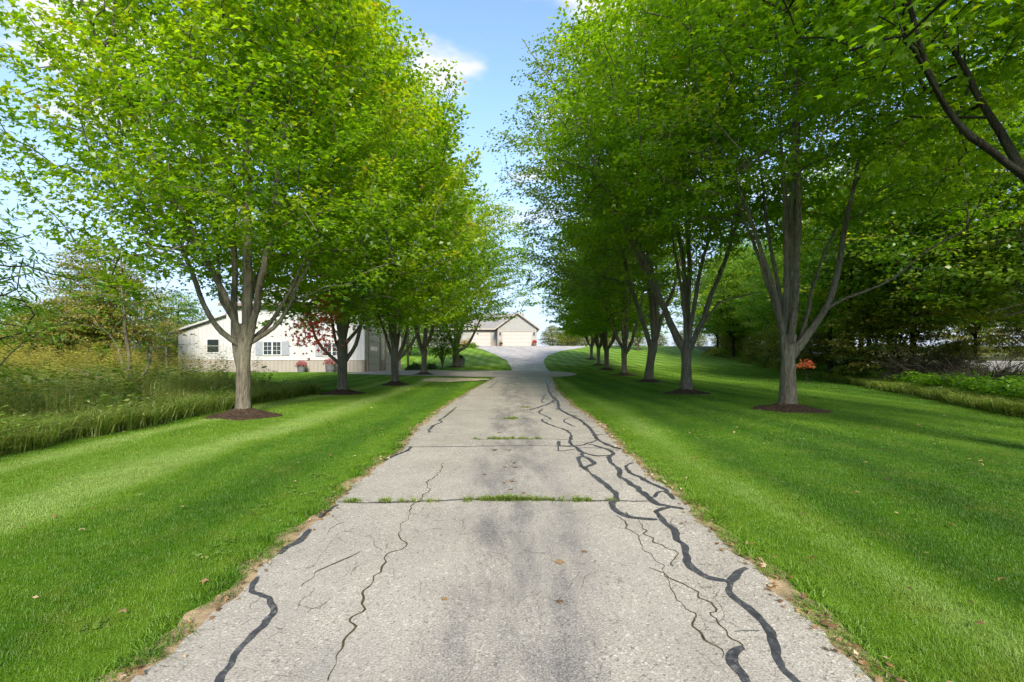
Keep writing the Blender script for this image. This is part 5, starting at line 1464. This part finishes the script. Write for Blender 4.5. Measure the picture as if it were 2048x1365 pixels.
brush(1975, 793, 1.35, 400, 2, 'dark tangled dead brush heap nearest the right picture edge', .8)
brush(1775, 760, 1.5, 300, 3, 'small dark brush heap left of the largest heap', .6)
brush(1520, 722, 1.8, 260, 4, 'grey dead brush behind the nearest right maple trunk', .9)
# bare dark conifer-like branches at the right edge
t = empty('dead_tree', (14.2, 12.8, gz(14.2, 12.8))); tag(t, 'dead dark tree with bare drooping twigs at the right picture edge', 'tree')
MB().tube([(0, 0, -.2), (.05, 0, 3), (.0, 0, 6), (-.1, 0, 9)], [.16, .13, .09, .03], 9).build('trunk', M['bark_dark'], t, True)
rg = np.random.default_rng(64); V, Fl, o = [], [], 0
for k in range(46):
    z = rg.uniform(1.2, 7.5); a = rg.uniform(1.9, 4.6) if k % 3 else rg.uniform(0, 6.28); L = rg.uniform(1.2, 2.9) * (1 - z / 12)
    dv = np.array([math.cos(a), math.sin(a), 0.0]); P_ = np.array([(0, 0, z), dv * L * .4 + [0, 0, z + .1], dv * L * .75 + [0, 0, z - .1], dv * L + [0, 0, z - .45 * rg.random()]])
    Vt, Ft = tube_np(spline(P_, .3), np.linspace(.026, .006, len(spline(P_, .3))), 4); V.append(Vt); Fl.append(Ft + o); o += len(Vt)
    for j in range(11):
        f = rg.uniform(.3, 1); q_ = P_[0] + (P_[3] - P_[0]) * f + [0, 0, .08]; e = q_ + np.array([rg.normal(0, .25), rg.normal(0, .25), -rg.uniform(.1, .5)]) + dv * .2
        Vt, Ft = tube_np(np.array([q_, (q_ + e) / 2 + [0, 0, .04], e]), np.array([.006, .005, .002]), 3); V.append(Vt); Fl.append(Ft + o); o += len(Vt)
tag(link('branches', np_mesh('branches', np.vstack(V), [np.vstack(Fl)], None, True), M['bark_dark'], t), kind='stuff')
# red sapling and silver plant at the wood edge
pR = at(1612, 700, 24); gzR = gz(pR[0], 24)
root = shrub_ball('red_shrub', (pR[0], 24, gzR + .75), .34, 150, .16, 'leaf_red', 'small sapling with orange-red leaves right of the nearest right trunk', None, 71, 'shrub', .9, (.4, .25), 'maple')
MB().tube([(0, 0, -1.0), (.05, 0, -.4), (0, 0, .3)], [.02, .016, .01], 6).build('stem', M['bark_dark'], root)
pS = gp(1432, 712); shrub_ball('silver_plant', (pS[0], pS[1], pS[2]), 1.2, 1600, .12, 'leaf_light', 'pale grey-green plant clump at the far corner of the wood edge', None, 72, 'shrub', .8, (.9, .15))
# lilac, orange plant and bushes near the house
b = gp(884, 738)
gL = grow(350, 4.2, 1.7, .3, .05, bush_limbs(np.random.default_rng(6), 8, 4.2, 1.5), .9, 170, 40, .13, 'kite', tint=(.3, .22), skirt=.2, spray=(.4, .3))
plant_tree(gL, 'lilac_shrub', (b[0], 42.5, gz(b[0], 42.5)), 0, M['bark'], M['leaf_wood'], 'many-stemmed upright shrub left of the fifth left maple', 'shrub')
x = (930 - 1024) / F * 82; shrub_ball('orange_shrub', (x, 82, gz(x, 82)), 1.3, 1500, .16, 'leaf_yellow', 'bright yellow-orange low shrub by the left end of the house', None, 81, 'shrub', .9, (.95, .1))
x = (945 - 1024) / F * 80; shrub_ball('border_shrub', (x, 80, gz(x, 80)), .9, 1200, .14, 'leaf_wood', 'low green border shrub right of the orange shrub', None, 82, 'shrub', .7, (.4, .2))
belt('golden_shrub', [(7.5, 95), (10.5, 97), (13.8, 95), (17, 98), (20.5, 96), (24, 99), (28, 97), (12, 103), (19, 104), (32, 96), (36, 99), (40, 96), (45, 100), (50, 97), (56, 100)], [bushA], [M['leaf_yellow'], M['leaf_wood'], M['leaf_yellow']], 'leafy bush behind the garage to its right', 'shrub', 'bushes right of the garage', 9, .55, .85)
belt('back_tree', [(-14, 70), (-21, 72), (-28, 68), (-12, 100), (-22, 104)], [bushB], [M['leaf_wood'], M['leaf_light']], 'round tree on the slope behind the workshop', 'tree', 'trees behind the workshop', 10, .9, 1.2)

# undergrowth along the wood edge
r = np.random.default_rng(95)
def hedge_pts(n, y0, y1, w0, w1):
    Y = y0 + (y1 - y0) * r.random(n) ** 1.3; X = hedge_x(Y) + r.uniform(w0, w1, n); ok = X < Y * 1.08 + 2
    return X[ok], Y[ok]
X, Y = hedge_pts(2200, 7, 70, -.1, .9); lay('edge_grass', low, X, Y, r, 'long grass along the edge of the right-hand wood', (.6, 1.2))
dw = [weed_plant(660 + k, .6 + .1 * k, 110, .12, M['leaf_wood'], .28, (.2, .18)) for k in range(3)]
X, Y = hedge_pts(2600, 7, 70, .4, 4.0); lay('undergrowth', dw, X, Y, r, 'dark leafy undergrowth on the floor of the right-hand wood', (.45, 1.1), cat='undergrowth')

# ------------------------------------------------------------------ fallen leaves
M['dead_leaf'] = leaf_mat('dead_leaf', [(0, (.09, .045, .02)), (.5, (.22, .12, .05)), (.8, (.36, .24, .12)), (1, (.50, .40, .26))], trans=.15, tmul=1.0)
def litter(name, P, size, seed, label):
    r = np.random.default_rng(seed); n = len(P)
    D = r.normal(0, 1, (n, 3)) * [1, 1, .25]; N_ = r.normal(0, .35, (n, 3)) + [0, 0, 1]
    o = link(name, leaves_mesh(name, P, D, N_, size, r.random(n), 'maple'), M['dead_leaf']); tag(o, label, 'leaves', kind='stuff'); return o
r = np.random.default_rng(33)
yy = r.uniform(2.0, 26, 900); yy = 2.0 + (yy - 2) * r.random(900) ** .5; sd = r.random(900) < .3
xx = np.where(sd, road_l(yy) - r.normal(.03, .05, 900), road_r(yy) + r.normal(.03, .06, 900))
litter('verge_litter', np.stack([xx, yy, ground(xx, yy) + .032], 1), r.uniform(.022, .055, 900), 1, 'crumbled dry leaves along the edges of the drive')
yy = 2.2 + 22 * r.random(520) ** 1.4; xx = r.uniform(-7, 9.5, 520); ok = ((xx < road_l(yy) - .15) | (xx > road_r(yy) + .15)); xx, yy = xx[ok], yy[ok]
litter('lawn_litter', np.stack([xx, yy, ground(xx, yy) + .048], 1), r.uniform(.03, .065, len(xx)), 2, 'scattered small dry leaves lying on the lawn')
fl_me = None
LEAF_PX = [(1108, 1131, .15, 'largest dry brown leaf on the drive, right of its centre'), (1120, 1208, .085, None), (886, 1210, .075, None), (1166, 1112, .07, None), (970, 955, .09, None), (1025, 930, .11, None), (1006, 938, .09, None), (1026, 966, .12, None), (1012, 970, .08, None), (1024, 983, .08, None), (990, 905, .13, None), (1002, 869, .16, None), (1014, 904, .12, None), (1030, 940, .10, None), (1048, 990, .08, None)]
for k, (px, py, s_, lab) in enumerate(LEAF_PX):
    p = gp(px, py, .026); rg = np.random.default_rng(900 + k)
    a = rg.uniform(0, 6.28); n_ = 3
    TV = MAPLE_V.copy(); TV[:, 2] += .22 * np.abs(TV[:, 1]) + .12 * TV[:, 0] * rg.uniform(-.5, 1)
    V = TV * s_ * .72; V = V @ np.array([[math.cos(a), math.sin(a), 0], [-math.sin(a), math.cos(a), 0], [0, 0, 1]])
    me = np_mesh('fallen_leaf', V, MAPLE_F, {'tint': np.full(6, rg.uniform(.15, .75))})
    o = link('fallen_leaf', me, M['dead_leaf'], None, tuple(p))
    tag(o, lab or 'small dry brown fallen leaf lying on the grey drive', 'leaf', 'fallen leaves on the drive')
    st = MB(); st.tube([(0, 0, .004), tuple(-.3 * V[3] + np.array([0, 0, .01]))], [.0016, .001], 4); st.build('stalk', M['dead_leaf'], o)
